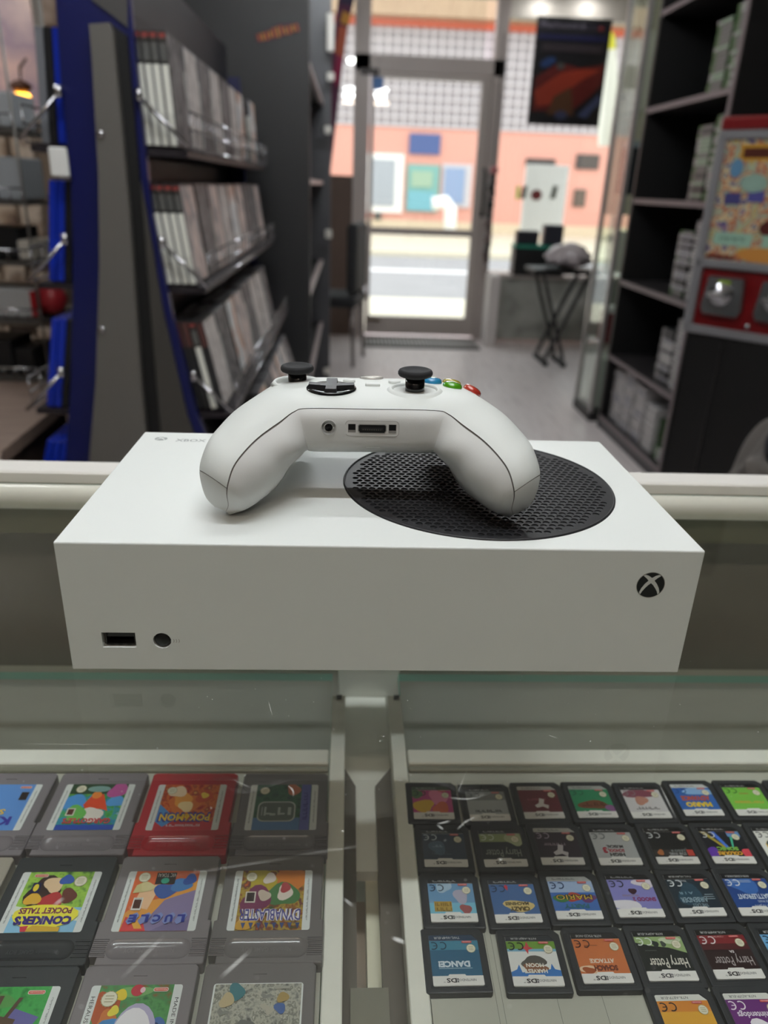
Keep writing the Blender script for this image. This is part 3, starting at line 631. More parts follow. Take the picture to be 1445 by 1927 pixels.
o = wr.build('wrapped_bundle'); o.location = (1.55, 5.35, at(1070, 505, 5.35).z+.0); tag(o, 'shiny grey plastic-wrapped bundle lying on the black folding stand', 'bundle')

# ================================================================== CAPSULE VENDING MACHINE
vp = at(1292, 616, 2.2); ang = math.radians(-50)
vm = empty('capsule_vending_machine', 'red and grey capsule vending machine with a colourful sticker front and two coin slots', 'vending machine', (vp.x, 2.2, vp.z), (0, 0, ang))
VW, VD, VH = .40, .30, .60; FG = mat('98989c', .4, metal=.3); RED = mat('7c060d', .4)
MB().box((0, .012, 0), (VW, VD, VH), RED).build('cabinet_body', vm)
zm = .205
fr = MB()
for z in (0, zm, VH-.03): fr.bbox((-.012, -.008, z-.012), (VW+.012, .014, z+.014), FG, .004)
for x in (0, VW): fr.bbox((x-.014, -.008, 0), (x+.014, .014, VH-.03), FG, .004)
fr.build('metal_frame', vm)
MB().bbox((-.012, -.01, VH-.02), (VW+.012, VD+.01, VH+.02), RED, .008).build('lid', vm)
sp = ramp_mat('sticker_sheet', ['5f8ab0', 'd8b45a', 'a9c8b4', 'c2603c', 'e6dcae', '4a4a8a', 'd9a0a0'], 26, rnd=False, detail=2)
MB().box((.014, .004, zm+.014), (VW-.014, .012, VH-.042), sp).build('sticker_panel', vm)
mb = MB(); d_ = Draw(mb, Matrix.Translation((0, .0036, 0)) @ RX, .0003)
d_.rect(60, 500, 330, 545, 'd6a03a').rect(70, 508, 320, 535, '5a2a1e').rect(30, 262, 150, 300, 'a8d0bc').rect(180, 262, 320, 300, 'a8d0bc')
scrib(d_, 90, 281, 12, 80, '5a7a6c'); scrib(d_, 250, 281, 12, 80, '5a7a6c'); d_.ell(200, 240, 90, 22, 'd8964a').rect(20, 222, 110, 232, '6a1616').rect(40, 380, 90, 412, '4e4c86').rect(110, 388, 160, 418, '5a5aa0').ell(120, 440, 40, 26, '9cbcae').ell(230, 350, 36, 26, 'b8a45a').ell(190, 318, 26, 20, '5c2622').ell(300, 400, 30, 26, '8a6a60').ell(60, 480, 20, 26, '6a9ac0')
d_.z = 0; mb.build('price_stickers', vm)
for i, x in enumerate((.105, .275)):
    mb = MB().prism([(-.055, 0), (.055, 0), (.065, .02), (.055, .115), (-.055, .115), (-.065, .02)], 0, .02, mat('8e9294', .25, metal=.8), T=Matrix.Translation((x, .0, zm-.15)) @ RX)
    o = mb.build('coin_mechanism', vm)
    k = MB().lathe([(0, .05), (.012, .05), (.014, .02), (.034, .018), (.036, 0)], CHROME, 24, T=Matrix.Translation((x, -.018, zm-.085)) @ RX).bbox((x-.03, -.07, zm-.092), (x+.03, -.045, zm-.078), CHROME, .003).build('turn_knob', o)
    MB().bbox((x-.018, -.03, zm-.062), (x+.018, -.02, zm-.045), mat('9ab82a', .4), .002).build('green_label', o)
MB().lathe([(0, .006), (.008, .006), (.008, 0)], CHROME, 12, T=Matrix.Translation((.19, .012, .03)) @ RX).build('lock', vm)
pd_ = empty('machine_pedestal', 'black pedestal cabinet carrying the capsule vending machine', 'pedestal', (vp.x, 2.2, FZ), (0, 0, ang))
ph_ = vp.z-FZ-.013
MB().box((0, .01, 0), (VW, VD, ph_), BK).build('pedestal_body', pd_); MB().box((VW*.30, .004, .02), (VW*.30+.006, .01, ph_-.02), mat('2a2728', .4)).box((-.0, .006, .02), (.004, .01, ph_-.02), mat('2a2728', .4)).build('door_seam', pd_)
# coat on a stool at the right edge
bm = bmesh.new(); bmesh.ops.create_icosphere(bm, subdivisions=5, radius=1)
cp = at(1486, 872, 1.15)
for v in bm.verts:
    x, y, z = v.co; a_ = math.atan2(y, x); fold = 1+.13*math.sin(6*a_+3*z+2*x)*(1.2-z)*.6+.07*math.sin(13*a_+5*z)+.06*math.sin(9*z+4*y)
    wdt = .11+.06*(1-z)/2
    v.co = (x*wdt*fold*.8, y*.1*fold, z*.15+.035*math.sin(3*x+2*y)+.012*math.sin(11*x))
o = MB().bm(bm, mat('6d6864', .9, bump=.5, bscale=60)).build('coat'); o.location = (cp.x, 1.15, cp.z-.045); tag(o, 'grey fabric coat draped over a dark stool right of the counter', 'coat')
MB().add(*(lambda b2: (bmesh.ops.create_icosphere(b2, subdivisions=3, radius=1), ([(v.co.x*.016-.07, v.co.y*.03-.05, v.co.z*.04+.10) for v in b2.verts], [[v.index for v in f.verts] for f in b2.faces]))[1])(bmesh.new()), mat('20242c', .7), True).build('dark_collar', o)
s_ = empty('stool', 'dark round stool under the grey coat', 'stool', (cp.x, 1.15, FZ)); sz = cp.z-.045-.16-FZ
MB().lathe([(0, sz-.05), (.15, sz-.05), (.16, sz-.03), (.15, sz), (0, sz)], mat('1d1c1d', .6), 32).build('seat', s_)
for k in range(4): a_ = PI/4+k*PI/2; MB().tube([(.1*math.cos(a_), .1*math.sin(a_), sz-.04), (.16*math.cos(a_), .16*math.sin(a_), 0)], .011, CHROME).build('leg', s_)

# ================================================================== CLUTTER AT THE LEFT EDGE
ZC = at(128, 757, 1.7).z
# wire display stand with boxes
WY = 1.9
ws = empty('wire_stand', 'grey wire display stand at the left edge beyond the counter', 'display stand', (at(30, 500, WY).x, WY, ZC))
for (x, Y) in ((78, WY), (78, WY+.3), (-90, WY), (-90, WY+.3)):
    p = at(x, 600, WY); MB().tube([(p.x-ws.location.x, Y-WY, 0), (p.x-ws.location.x, Y-WY, 1.05)], .0035, mat('8c8a86', .4, metal=.5)).build('post', ws)
xL = at(-90, 600, WY).x-ws.location.x; xR = at(78, 600, WY).x-ws.location.x
lev = {}
for nm, y in (('a', 240), ('b', 378), ('c', 492), ('d', 602), ('e', 735)):
    z = max(.014, at(40, y, WY).z-ZC); lev[nm] = z+ZC
    mb = MB().box((xL, 0, z-.012), (xR, .3, z-.002), mat('55524e', .5)).tube([(xL, -.01, z+.03), (xR, -.01, z+.03)], .003, CHROME, 6)
    for k in range(9): x = xL+(xR-xL)*k/8; mb.tube([(x, -.01, z), (x, -.01, z+.03)], .002, CHROME, 4)
    mb.build('wire_shelf', ws)
def lbox(px0, px1, ytop, lv, c, label, name='carton', Y0=WY+.04, side=None, rot=0, dep=.16):
    a = at(px0, ytop, Y0); b = at(px1, ytop, Y0); h = a.z-lev[lv]
    mb = MB().bbox((a.x, Y0, lev[lv]), (b.x, Y0+dep, lev[lv]+h), mat(c, .5), .004)
    if side: mb.box((b.x-.012, Y0-.002, lev[lv]+.004), (b.x+.002, Y0+dep-.01, lev[lv]+h-.004), mat(side, .4))
    return tag(mb.build(name), label, 'box')
lbox(-60, 17, 168, 'a', 'b8bcc0', 'pale grey box on the top level of the wire stand')
lbox(-60, 34, 292, 'b', 'a8acb0', 'light grey box on the second level of the wire stand')
lbox(-50, 28, 426, 'c', '0c0c0e', 'black box in the middle of the wire stand')
lbox(30, 62, 452, 'c', 'cfc8bc', 'narrow beige box right of the black box on the wire stand')
lbox(-60, 62, 541, 'd', 'b9b9b8', 'white box with a red side on the lower wire stand', side='a3141e')
lbox(-50, 18, 640, 'e', '1a1a1c', 'low black box on the bottom level of the wire stand')
lbox(25, 62, 655, 'e', '101012', 'dark box with pale edge on the bottom level of the wire stand')
p = at(97, 556, WY+.1); o = MB().lathe([(0, -.045), (.03, -.037), (.045, 0), (.03, .037), (0, .045)], mat('b03038', .35), 24).build('red_ball'); o.location = (p.x, WY+.1, p.z)
tag(o, 'small red ball at the right end of the wire stand', 'ball')
o.location.z = lev['d']+.046
# wooden counter bottom left
wt = empty('wooden_counter', 'low brown wooden counter at the lower left beyond the glass display', 'counter', (-1.2, 1.6, FZ))
TW = Matrix.Translation((1.2, -1.6, -FZ)); wd = ramp_mat('brown_wood', ['8a766c', 'a59084', '978275'], 5, rough=.45, rnd=False, stretch=(1, 8, 1))
zc = at(128, 757, 1.7).z
wp = [(-1.9, 1.12), (-.70, 1.12), (-.765, 1.30), (-.775, 1.75), (-.95, 2.25), (-1.9, 2.25)]
MB().prism(wp, zc-.03, zc, wd, T=TW).build('worktop', wt); MB().prism([(x-.02 if x > -1 else x+.02, y+(.02 if y < 2 else -.02)) for x, y in wp], FZ, zc-.03, mat('6b5a50', .5, noise=.15, nscale=9), T=TW).build('cabinet_body', wt)
# mural, lamp and brown packs behind
mu = ramp_mat('mural', ['e0a8aa', 'ffd2c0', 'b49aa6', 'ffe0d2', 'f0988c'], 1.5, rough=.6, rnd=False, detail=4)
a = at(-80, -60, 4.2); b = at(84, 220, 4.2)
tag(MB().box((a.x, 4.2, b.z), (b.x, 4.22, a.z), mu).box((a.x, 4.19, b.z-.03), (b.x, 4.23, b.z), mat('6a5a50', .6)).build('mural_panel'), 'pink painted panel at the upper left behind the rack', 'panel')
tag(MB().box((at(78, 30, 3.2).x, 3.2, at(60, 45, 3.2).z), (at(106, 30, 3.2).x, 3.3, at(60, -20, 3.2).z), ramp_mat('dark_art', ['3a3430', '8a7464', 'b09a8a'], 9, rnd=False)).build('framed_picture'), 'small dark picture above the grey game case, upper left', 'picture')
p = at(42, 187, 3.4); l_ = empty('amber_lamp', 'glowing amber oval lamp at the upper left', 'lamp', (p.x, 3.4, p.z))
MB().lathe([(0, -.028), (.03, -.022), (.042, 0), (.03, .022), (0, .028)], mat('ffb43c', .5, emit=7), 20).build('bulb', l_)
MB().tube([(0, 0, .026), (0, .02, .12), (0, .1, .16)], .006, mat('4a2a1a', .5)).lathe([(.02, .022), (.05, .05), (.02, .07)], mat('5a3422', .5), 20).build('lamp_holder', l_)
brp = ramp_mat('brown_packs', ['6a5346', 'a8917c', 'c9b8a6', '857060'], 9, rnd=True, detail=3)
bsx = empty('brown_cabinet', 'brown and beige cabinet behind the wire stand at the left edge', 'cabinet', (at(40, 400, 3.3).x, 3.3, FZ))
xa = at(-80, 300, 3.3).x-bsx.location.x; xb = at(92, 300, 3.3).x-bsx.location.x; zt = at(40, 215, 3.3).z-FZ
MB().box((xa, 0, 0), (xb, .35, zt), mat('9a8776', .7)).build('cabinet_body', bsx)
for k in range(4): MB().box((xa, -.02, zt-.05-k*.28), (xb, 0, zt-.03-k*.28), mat('4c4038', .6)).build('shelf_edge', bsx)
for r_ in range(4):
    for k in range(3):
        z0 = lev_ = zt-.31-r_*.28+.0; x0 = xb-.09-k*.11
        o = MB().bbox((-.045, -.02, 0), (.045, -.0, .2+.04*((k+r_) % 2)), brp, .003).build('hanging_pack'); o.location = (bsx.location.x+x0, 3.2785, FZ+zt-.27-r_*.28+.0)
        tag(o, f'beige and brown pack on the {rowname[r_]} level of the brown cabinet, {("right","middle","left")[k]} one', 'pack', 'packs on the brown cabinet')
# ================================================================== GLASS COUNTER
dc = empty('display_counter', 'glass-topped display counter with white metal frame', 'display counter', (0, 0, FZ))
TD = Matrix.Translation((0, 0, -FZ)); YN, YF = -.42, .245
GT = glass_mat('counter_glass', 'fdfffd', .065, dirt=.005)
GE = solid_tint('glass_edge', '9fd8c4', 'c8fff0', .95)
mb = MB(); x0, x1 = -1.1, 1.1; y0, y1 = YN, .236
vs = [(x0, y0, -.006), (x1, y0, -.006), (x1, y1, -.006), (x0, y1, -.006), (x0, y0, 0), (x1, y0, 0), (x1, y1, 0), (x0, y1, 0)]
mb.add(vs, [(4, 5, 6, 7)], GT, T=TD); mb.add(vs, [(0, 1, 5, 4), (1, 2, 6, 5), (2, 3, 7, 6), (3, 0, 4, 7)], GE, T=TD)
SCR = mat('f0f2ee', .4)
rs = random.Random(3)
def streak(p, q_, w_, bend=0):
    p = Vector(atz(*p, 0)); q_ = Vector(atz(*q_, 0)); d = (q_-p); n = Vector((-d.y, d.x, 0)).normalized()
    for i in range(8):
        t0, t1 = i/8, (i+1)/8; a_ = p+d*t0+n*bend*math.sin(PI*t0); b_ = p+d*t1+n*bend*math.sin(PI*t1); ww = 1.15*w_*math.sin(PI*(i+.6)/8.2)
        mb.add([(a_.x-n.x*ww, a_.y-n.y*ww, .00008), (a_.x+n.x*ww, a_.y+n.y*ww, .00008), (b_.x+n.x*ww, b_.y+n.y*ww, .00008), (b_.x-n.x*ww, b_.y-n.y*ww, .00008)], [(0, 1, 2, 3)], SCR, T=TD)
for s_ in (((822, 1552), (835, 1562), .00012), ((823, 1551), (848, 1545), .00012), ((860, 1562), (900, 1536), .0001, .0008), ((560, 1610), (690, 1590), .00005), ((330, 1648), (560, 1612), .00005),
           ((738, 1765), (762, 1774), .00035), ((440, 1468), (470, 1482), .00008), ((858, 1500), (880, 1446), .00004), ((1240, 1475), (1272, 1540), .00008), ((100, 1705), (120, 1690), .0002),
           ((1030, 1383), (1050, 1390), .00006), ((645, 1690), (665, 1706), .00016), ((415, 1840), (470, 1790), .0002), ((230, 1840), (310, 1760), .0001), ((540, 1478), (552, 1500), .0001, .001), ((840, 1500), (905, 1500), .0001, -.001), ((40, 1400), (240, 1402), .00003), ((505, 1320), (512, 1345), .00006), ((1130, 1460), (1010, 1460), .00003)):
    streak(*s_)
for k in range(420):
    x = rs.uniform(-.26, .32); y = rs.uniform(-.155, .0) if k % 4 else rs.uniform(0, .2)
    if y > 0 and -.145 < x < .145: continue
    r_ = rs.choice((.0001, .00014, .0002, .0003 if k % 9 == 0 else .00014))
    mb.add([(x+r_*math.cos(a_*PI/3)*(1+.5*(a_ % 2)), y+r_*math.sin(a_*PI/3), .00008) for a_ in range(6)], [tuple(range(6))], SCR, T=TD)
o = mb.build('glass_top', dc)
# far frame: two white rails and the apron under them
mb = MB().bbox((-1.1, .222, .0), (1.1, .245, .010), mat('f3efe9', .35), .0015, T=TD); mb.build('top_rail', dc)
mb = MB(); mb.tube([(-1.1, .200, .0), (1.1, .200, .0)], .0085, mat('e8e6d8', .3, metal=.1), 16, T=TD); mb.build('inner_rail', dc)
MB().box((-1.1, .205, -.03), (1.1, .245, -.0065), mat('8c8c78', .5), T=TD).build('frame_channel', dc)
MB().box((-1.1, .238, -.165), (1.1, .245, -.03), mat('9a958c', .5, noise=.15, nscale=9), T=TD).box((-1.1, .238, -.60), (1.1, .245, -.165), mat('efeee4', .5, noise=.08, nscale=9), T=TD).build('front_panel', dc)  # upper band darker: dark reflections in the glass painted into the panel
MB().bbox((-.0212, .222, -.42), (.0285, .237, -.031), mat('efeee4', .4), .001, T=TD).build('front_post', dc)
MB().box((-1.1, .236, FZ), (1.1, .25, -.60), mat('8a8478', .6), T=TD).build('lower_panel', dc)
MB().box((-1.1, YN, -.36), (1.1, .238, -.34), mat('e4e3d8', .55, noise=.1, nscale=8), T=TD).build('bottom_panel', dc)
MB().box((-1.1, YN-.01, FZ), (1.1, YN, -.07), mat('8a8478', .6), T=TD).build('rear_panel', dc)
for s_ in (-1, 1): MB().box((s_*1.1-.01, YN, FZ), (s_*1.1+.01, .245, 0), mat('d0cdc0', .5), T=TD).build('side_panel', dc)
# slotted upright plate between the brackets
SLT = mat('6f685e', .5, metal=.2); zs = -.178
mb = MB(); 
for s_, pts in ((1, [(-.0152, -.30), (-.0075, -.30), (-.0075, .117), (-.0152, .135)]), (1, [(.0061, -.30), (.0175, -.30), (.0175, .135), (.0061, .117)])):
    mb.prism(pts, zs-.02, zs, SLT, T=TD)
mb.box((-.0110, -.30, zs), (.0085, -.028, zs+.004), mat('8c897c', .4, metal=.3), T=TD)
mb.build('slotted_plate', dc)
mb = MB().box((-.0152, .118, zs-.012), (.0175, .221, zs-.004), mat('f6f5ec', .4), T=TD).box((-.0075, .05, zs-.012), (.0061, .118, zs-.004), mat('f6f5ec', .4), T=TD).box((-.0015, -.02, zs-.03), (.0061, .05, zs-.012), mat('e8e4cc', .4), T=TD).box((-.0075, -.02, zs-.04), (-.0015, .05, zs-.03), mat('cbb9a6', .5), T=TD); mb.build('centre_post', dc)
# two bracket rails
ZS = -.1585
for nm, xa, xb in (('l', -.0254, -.0152), ('r', .0170, .0270)):
    b_ = MB().bbox((xa, -.40, -.171), (xb, .188, -.1552), ALU, .0006, T=TD).build('bracket_rail', dc)
    xp = xa+.0055 if nm == 'l' else xb-.0035
    MB().bbox((xp-.0022, .182, -.1552), (xp+.0022, .1845, -.1520), BLACK, .0003, T=TD).build('pin', b_)
# glass shelves on the brackets, trays of white lining
GS = glass_mat('shelf_glass', 'fafdfb', .05)
def shelf_glass(xa, xb, label):
    z0, z1 = -.1670, -.1600; ya, yb = -.40, .200
    mb = MB(); vs = [(xa, ya, z0), (xb, ya, z0), (xb, yb, z0), (xa, yb, z0), (xa, ya, z1), (xb, ya, z1), (xb, yb, z1), (xa, yb, z1)]
    mb.add(vs, [(4, 5, 6, 7)], GS); mb.add(vs, [(0, 1, 5, 4), (1, 2, 6, 5), (2, 3, 7, 6), (3, 0, 4, 7)], GE)
    return tag(mb.build('glass_shelf'), label, 'glass shelf')
yt = atz(300, 1266, -.1600).y
shelf_glass(-1.08, -.0258, 'glass shelf under the counter top carrying the grey handheld cartridges')
shelf_glass(.0274, 1.08, 'glass shelf under the counter top carrying the small black game cards')
for ob in bpy.data.objects:
    if ob.name.startswith('glass_shelf') and ob.get('category') == 'glass shelf':
        for v in ob.data.vertices:
            if v.co.y > .19: v.co.y = yt
LN = mat('b9b9ac', .5, noise=.03, nscale=40)
for xa, xb, lab in ((-1.07, -.0262, 'white lining sheet under the grey handheld cartridges'), (.0278, 1.07, 'white lining sheet with faint lines under the small black game cards')):
    mb = MB().box((xa, -.40, -.1600), (xb, .1255, ZS), LN)
    if xa > 0:
        for x in (.0595, .0625, .0895, .1120): mb.box((x, -.2, ZS), (x+.0002, .1, ZS+.00005), mat('6a6a60', .6))
    tag(mb.build('lining_sheet'), lab, 'sheet')
for xa, xb, lab in ((-1.07, -.0262, 'white metal bar behind the grey handheld cartridges'), (.0278, 1.07, 'white metal bar behind the small black game cards')):
    mb = MB().bbox((xa, .1125, ZS), (xb, .1262, -.1535), ALU, .0008).bbox((xa, .1085, ZS), (xb, .1128, -.1560), mat('8f8f80', .4, metal=.3), .0006)  # grey front lip: shade on the white bar put into its colour
    tag(mb.build('edge_bar'), lab, 'bar')

# ================================================================== HANDHELD CARTRIDGES (LEFT TRAY)
def gb_cart(name, colour, paint, label, cx, cy, rot=PI, z=ZS):
    t = empty('handheld_cartridge', label, 'game cartridge', (cx/1000, cy/1000, z+.0001), (0, 0, rot), 'handheld cartridges in the left tray')
    pl = mat(colour, .42, bump=.25, bscale=900, spec=.4); Wd, Hh, Th = 28.5, 32.5, 7.6
    # outline with steps and the notch in the upper right corner (seen upright)
    r_ = 1.6
    out = [(-Wd+1.5+r_, -Hh), (Wd-1.5-r_, -Hh), (Wd-1.5, -Hh+r_), (Wd-1.5, 8), (Wd, 8.6), (Wd, Hh-5.5), (Wd-4.2, Hh-5.5), (Wd-4.2, Hh), (-Wd+.8, Hh), (-Wd, Hh-.8), (-Wd, 8.6), (-Wd+1.5, 8), (-Wd+1.5, -Hh+r_)]
    bm = bmesh.new()
    v0 = [bm.verts.new((x/1000, y/1000, 0)) for x, y in out]; f = bm.faces.new(v0)
    e = bmesh.ops.extrude_face_region(bm, geom=[f]); bmesh.ops.translate(bm, verts=[v for v in e['geom'] if isinstance(v, bmesh.types.BMVert)], vec=(0, 0, Th/1000))
    bmesh.ops.recalc_face_normals(bm, faces=bm.faces[:])
    te = [e_ for e_ in bm.edges if all(abs(v.co.z-Th/1000) < 1e-6 for v in e_.verts)]
    bmesh.ops.bevel(bm, geom=te, offset=.0009, segments=3, affect='EDGES', profile=.6)
    mb = MB().bm(bm, pl, smooth=False)
    zt = Th/1000
    # finger hollow: shallow oval basin with a raised rim; ribs beside it
    cyo = 24.2; L_, r0 = 15.5, 5.0; n = 16
    ring = lambda g, zz: [((s*L_+(r0+g)*math.cos(a_))/1000, (cyo+(r0+g)*math.sin(a_))/1000, zz) for s, aa in ((1, range(-8, 9)), (-1, range(8, 25))) for a_ in (k*PI/16 for k in aa)]
    prof = [(.6, .003), (.6, .0001), (.25, -.00025), (-.4, -.0007), (-1.3, -.00115), (-2.4, -.0014), (-3.8, -.0015)]
    rr = [ring(g, zt+z_) for g, z_ in prof]
    vs = [p for q_ in rr for p in q_]; m_ = len(rr[0]); fs = [tuple(range(m_))[::-1]]
    for j in range(len(rr)-1):
        for i in range(m_): fs.append((j*m_+i, j*m_+(i+1) % m_, (j+1)*m_+(i+1) % m_, (j+1)*m_+i))
    fs.append(tuple(range((len(rr)-1)*m_, len(rr)*m_)))
    so_ = mb.build('cut_a'); cm = MB().add(vs, fs, mat(colour, .18, spec=.6), True).build('cut_b')
    bmx = bmesh.new(); bmx.from_mesh(cm.data); bmesh.ops.recalc_face_normals(bmx, faces=bmx.faces[:]); bmx.to_mesh(cm.data); bmx.free()
    md = so_.modifiers.new('b', 'BOOLEAN'); md.operation = 'DIFFERENCE'; md.object = cm; md.solver = 'EXACT'; md.material_mode = 'TRANSFER'
    me = bpy.data.meshes.new_from_object(so_.evaluated_get(bpy.context.evaluated_depsgraph_get()))
    mb = MB()
    for p_ in me.polygons: pass
    hm = me.materials[:] ; vv_ = [v.co[:] for v in me.vertices]
    for mi_, mm_ in enumerate(hm):
        fl = [tuple(p.vertices) for p in me.polygons if p.material_index == mi_]
        if fl and mi_ == 0: mb.add(vv_, fl, mm_, False)
        elif fl:
            us = sorted({i for f in fl for i in f}); ix = {a_: b_ for b_, a_ in enumerate(us)}; mb.add([vv_[i] for i in us], [tuple(ix[i] for i in f) for f in fl], mm_, True)
    bpy.data.objects.remove(so_); bpy.data.objects.remove(cm)
    for s in (-1, 1):
        for k in range(5):
            y = 19.8+k*2.1; xa, xb = (21.2-abs(k-2)*.35, 28.0) if s > 0 else (-28.0, -21.2+abs(k-2)*.35)
            mb.box((xa/1000, (y-.32)/1000, zt-.0001), (xb/1000, (y+.32)/1000, zt+.0005), pl)
            mb.box((xa/1000, (y-1.05)/1000, zt-.0001), (xb/1000, (y-.42)/1000, zt+.00006), mat('1d1c1e', .7))
    mb.prism([(-3.3/1000, -26.5/1000), (3.3/1000, -26.5/1000), (0, -30.2/1000)][::-1], zt-.0001, zt+.00035, pl)
    mb.build('shell', t)
    # recess frame + label
    lb = MB(); T = Matrix.Translation((0, -3.6/1000, zt+.00012))
    lb.box((-22.2/1000, -22.3/1000, -.0004), (22.2/1000, 15.6/1000, -.00002), mat(colour, .6), T=Matrix.Translation((0, 0, zt)))
    d = Draw(lb, T, .00003, .3)
    d.rrect(-21.3, -18.4, 21.3, 18.4, 1.3, 'dfe3e1')
    d.clip = (-21.0, -18.4, 21.0, 18.4) if paint is p_worn else (-AW, -18.4, AW, 18.4); paint(d)
    lb.build('label', t)
    em = MB(); d = Draw(em, Matrix.Translation((0, cyo/1000, zt-.00142)), .00012); d.text(0, 0, 2.3, 'Nintendo GAME BOY', pl, 25, bold=.02); em.build('embossed_lettering', t)
    return t
AW = 17.2                                            # half width of the artwork between the side strips
def strips(d, l=None, r=None, c='7c8280'):
    if not l: k_ = d.clip; d.clip = None; scrib(d, -19.3, 0, .9, 26, c, PI/2); scrib(d, 19.3, 0, .9, 26, c, PI/2); d.clip = k_; return
    d.text(-19.3, 0, .9, l, c, 20, rot=PI/2); d.text(19.3, 0, .9, r, c, 20, rot=PI/2)
def oval(d, x, y, w_=6): d.rrect(x-w_/2, y-1, x+w_/2, y+1, .9, 'e8e0da').rrect(x-w_/2+.3, y-.75, x+w_/2-.3, y+.75, .7, 'd8614e').text(x, y, .8, 'Nintendo', 'f2e6e0', w_-1.6)
def art(name, cols, sc_=130): return ramp_mat(name, cols, sc_, rough=.3, rnd=False, detail=3)
def p_blue(d):                                       # star artwork, pink round shape
    d.rect(-AW, -18.4, AW, 18.4, '5f93d8'); strips(d)
    for a_ in range(5):
        an = a_*2*PI/5+.4; d.poly([(8+2.6*math.cos(an-1.2), -4+2.6*math.sin(an-1.2)), (8+7.6*math.cos(an), -4+7*math.sin(an)), (8+2.6*math.cos(an+1.2), -4+2.6*math.sin(an+1.2))], 'f0c83c')
    d.ell(8, -4, 4.6, 4.2, 'e88fb0'); oval(d, -12, -15.6, 7); d.rect(-15.6, -11.5, -11, -5, '2a211f')
    d.text(2, 4.5, 4.2, 'STAR', 'e8c050', 18, bold=.03).text(1, 11.5, 6.5, 'KIRBY', '3c3a9c', 28, bold=.04)
def p_green(d):
    d.rect(-AW, -18.4, AW, 18.4, art('art_green', ['1f7a3a', '4cb050', '2c8fc0', '3e9a48', '98cc4c'], 190)); strips(d)
    d.rect(-AW, -18.4, AW, -10, '2b4a30').poly([(-17, 14.5), (17, 14.5), (17, 18.4), (-17, 18.4)], '2c4fb0').poly(blob(12, -3, 7, 4, sx=1.0), '4f9ae0').poly(blob(-13, -4, 5, 8), '58a4e4').poly(blob(-12, -13, 6, 2), 'c05a9c')
    d.poly([(-4, -10), (3, -8), (6, -1), (2, 5), (-5, 2), (-10, 4), (-7, -3)], 'e4502c').ell(0, -9, 3, 3, 'ee8c3c').ell(0, -14, 7, 2.6, '7fa6a0').seal(11, -14, 3.3)
    d.poly(blob(-2, 7, 6, 11), 'e9e4da').poly(blob(8, 6, 6, 5), '6cbf5a').rect(9, 2, 14, 8, 'dcd8c6').rect(9.8, 2.8, 13.2, 7.2, '5c2a1e')
    d.text(0, 12, 4.2, "GARGOYLE'S", 'c8444c', 28, bold=.04)
def p_red(d):
    d.rect(-AW, -18.4, AW, 18.4, art('art_fire', ['7a1c1a', 'b8321f', 'd8702c', 'a02c22', 'f0b85a'], 150)); strips(d)
    d.rect(-AW, 12, AW, 18.4, 'c2303c').poly([(5, 10), (17, -2), (17, 12), (12, 16)], '4a8fd0').poly(blob(2, -2, 9, 3), 'd8722c').poly(blob(4, -6, 6, 5), 'eca042').poly(blob(1, 0, 4.4, 9), 'f3d9a0').poly(blob(-9, -8, 5, 2), 'c8502a').poly(blob(-9, -9, 2.4, 12), 'f0cf52').poly(blob(8, -12, 5, 4), 'efd5b4').seal(12, -13, 3.2)
    d.text(.5, 8.8, 6.2, 'POKéMON', '3a3f94', 31, bold=.09); d.text(0, 9, 5, 'POKéMON', 'f0c62c', 30, bold=.03); scrib(d, 0, 15.2, 2, 20, 'd8c6cc')
def p_dgreen(d):
    d.rect(-AW, -18.4, AW, 18.4, art('art_dusk', ['1c3a2c', '3a6a50', '24403c'], 200)); strips(d); d.rect(-16.8, -18.4, -11, 18.4, '5a5fa8').rect(-10.8, 9, AW, 18.4, '4f78a8')
    d.rrect(-8, -4, 15, 12, 4, 'b7bcb4').rrect(-7.2, -3.2, 14.2, 11.2, 3.6, '59645e').poly(blob(-6, -14, 4.5, 5), 'c07050').seal(12, -13, 3.2); scrib(d, 3.5, 4, 7, 18, 'aab4ac'); scrib(d, -13.9, 0, 3, 22, '2c2f80', PI/2)
def p_yellow(d):
    d.rect(-AW, -18.4, AW, 18.4, art('art_leaf', ['5a8f34', 'a4d052', '8fbf4a', '3c6a2c'], 210)); strips(d)
    d.poly([(-AW, 4), (AW, 4), (AW, 18.4), (-AW, 18.4)], '8fc4e4').poly([(-AW, 6), (-6, 3), (8, 5), (AW, 3), (AW, 8), (-AW, 12)], 'dfe8d8')
    d.poly(blob(6, -6, 9, 2), '3c2a24').poly(blob(2, -10, 5, 9), 'e8c8a0').poly(blob(0, 0, 5.5, 4), 'b8383a').poly(blob(-8, -3, 4.4, 5), '6a3a30').poly(blob(10, -1, 4, 8), 'e4b43c').poly(blob(-4, -13, 3.4, 8), '3a5fb0')
    d.seal(-11.5, -12, 3.6); oval(d, 10.5, -15.6, 7.5); d.rrect(8.4, -11, 13, -4.5, .6, '1c1e4a').ell(10.7, -7.8, 1.4, 2.3, 'e8d23c')
    d.poly(blob(0, 9.6, 15, 3, sx=1.05, sy=.52, amp=.12), 'f3ea4a').text(.5, 6.3, 3.6, 'POCKET TALES', '7a2350', 27, bold=.04).text(0, 12, 5.2, "CONKER'S", '3b2a7c', 29, bold=.06).poly([(-10, 16), (4, 14.8), (8, 18.4), (-10, 18.4)], 'd8b03c').poly([(6, 15), (10, 15.5), (9, 18.4), (6.5, 18.4)], 'd0404e')
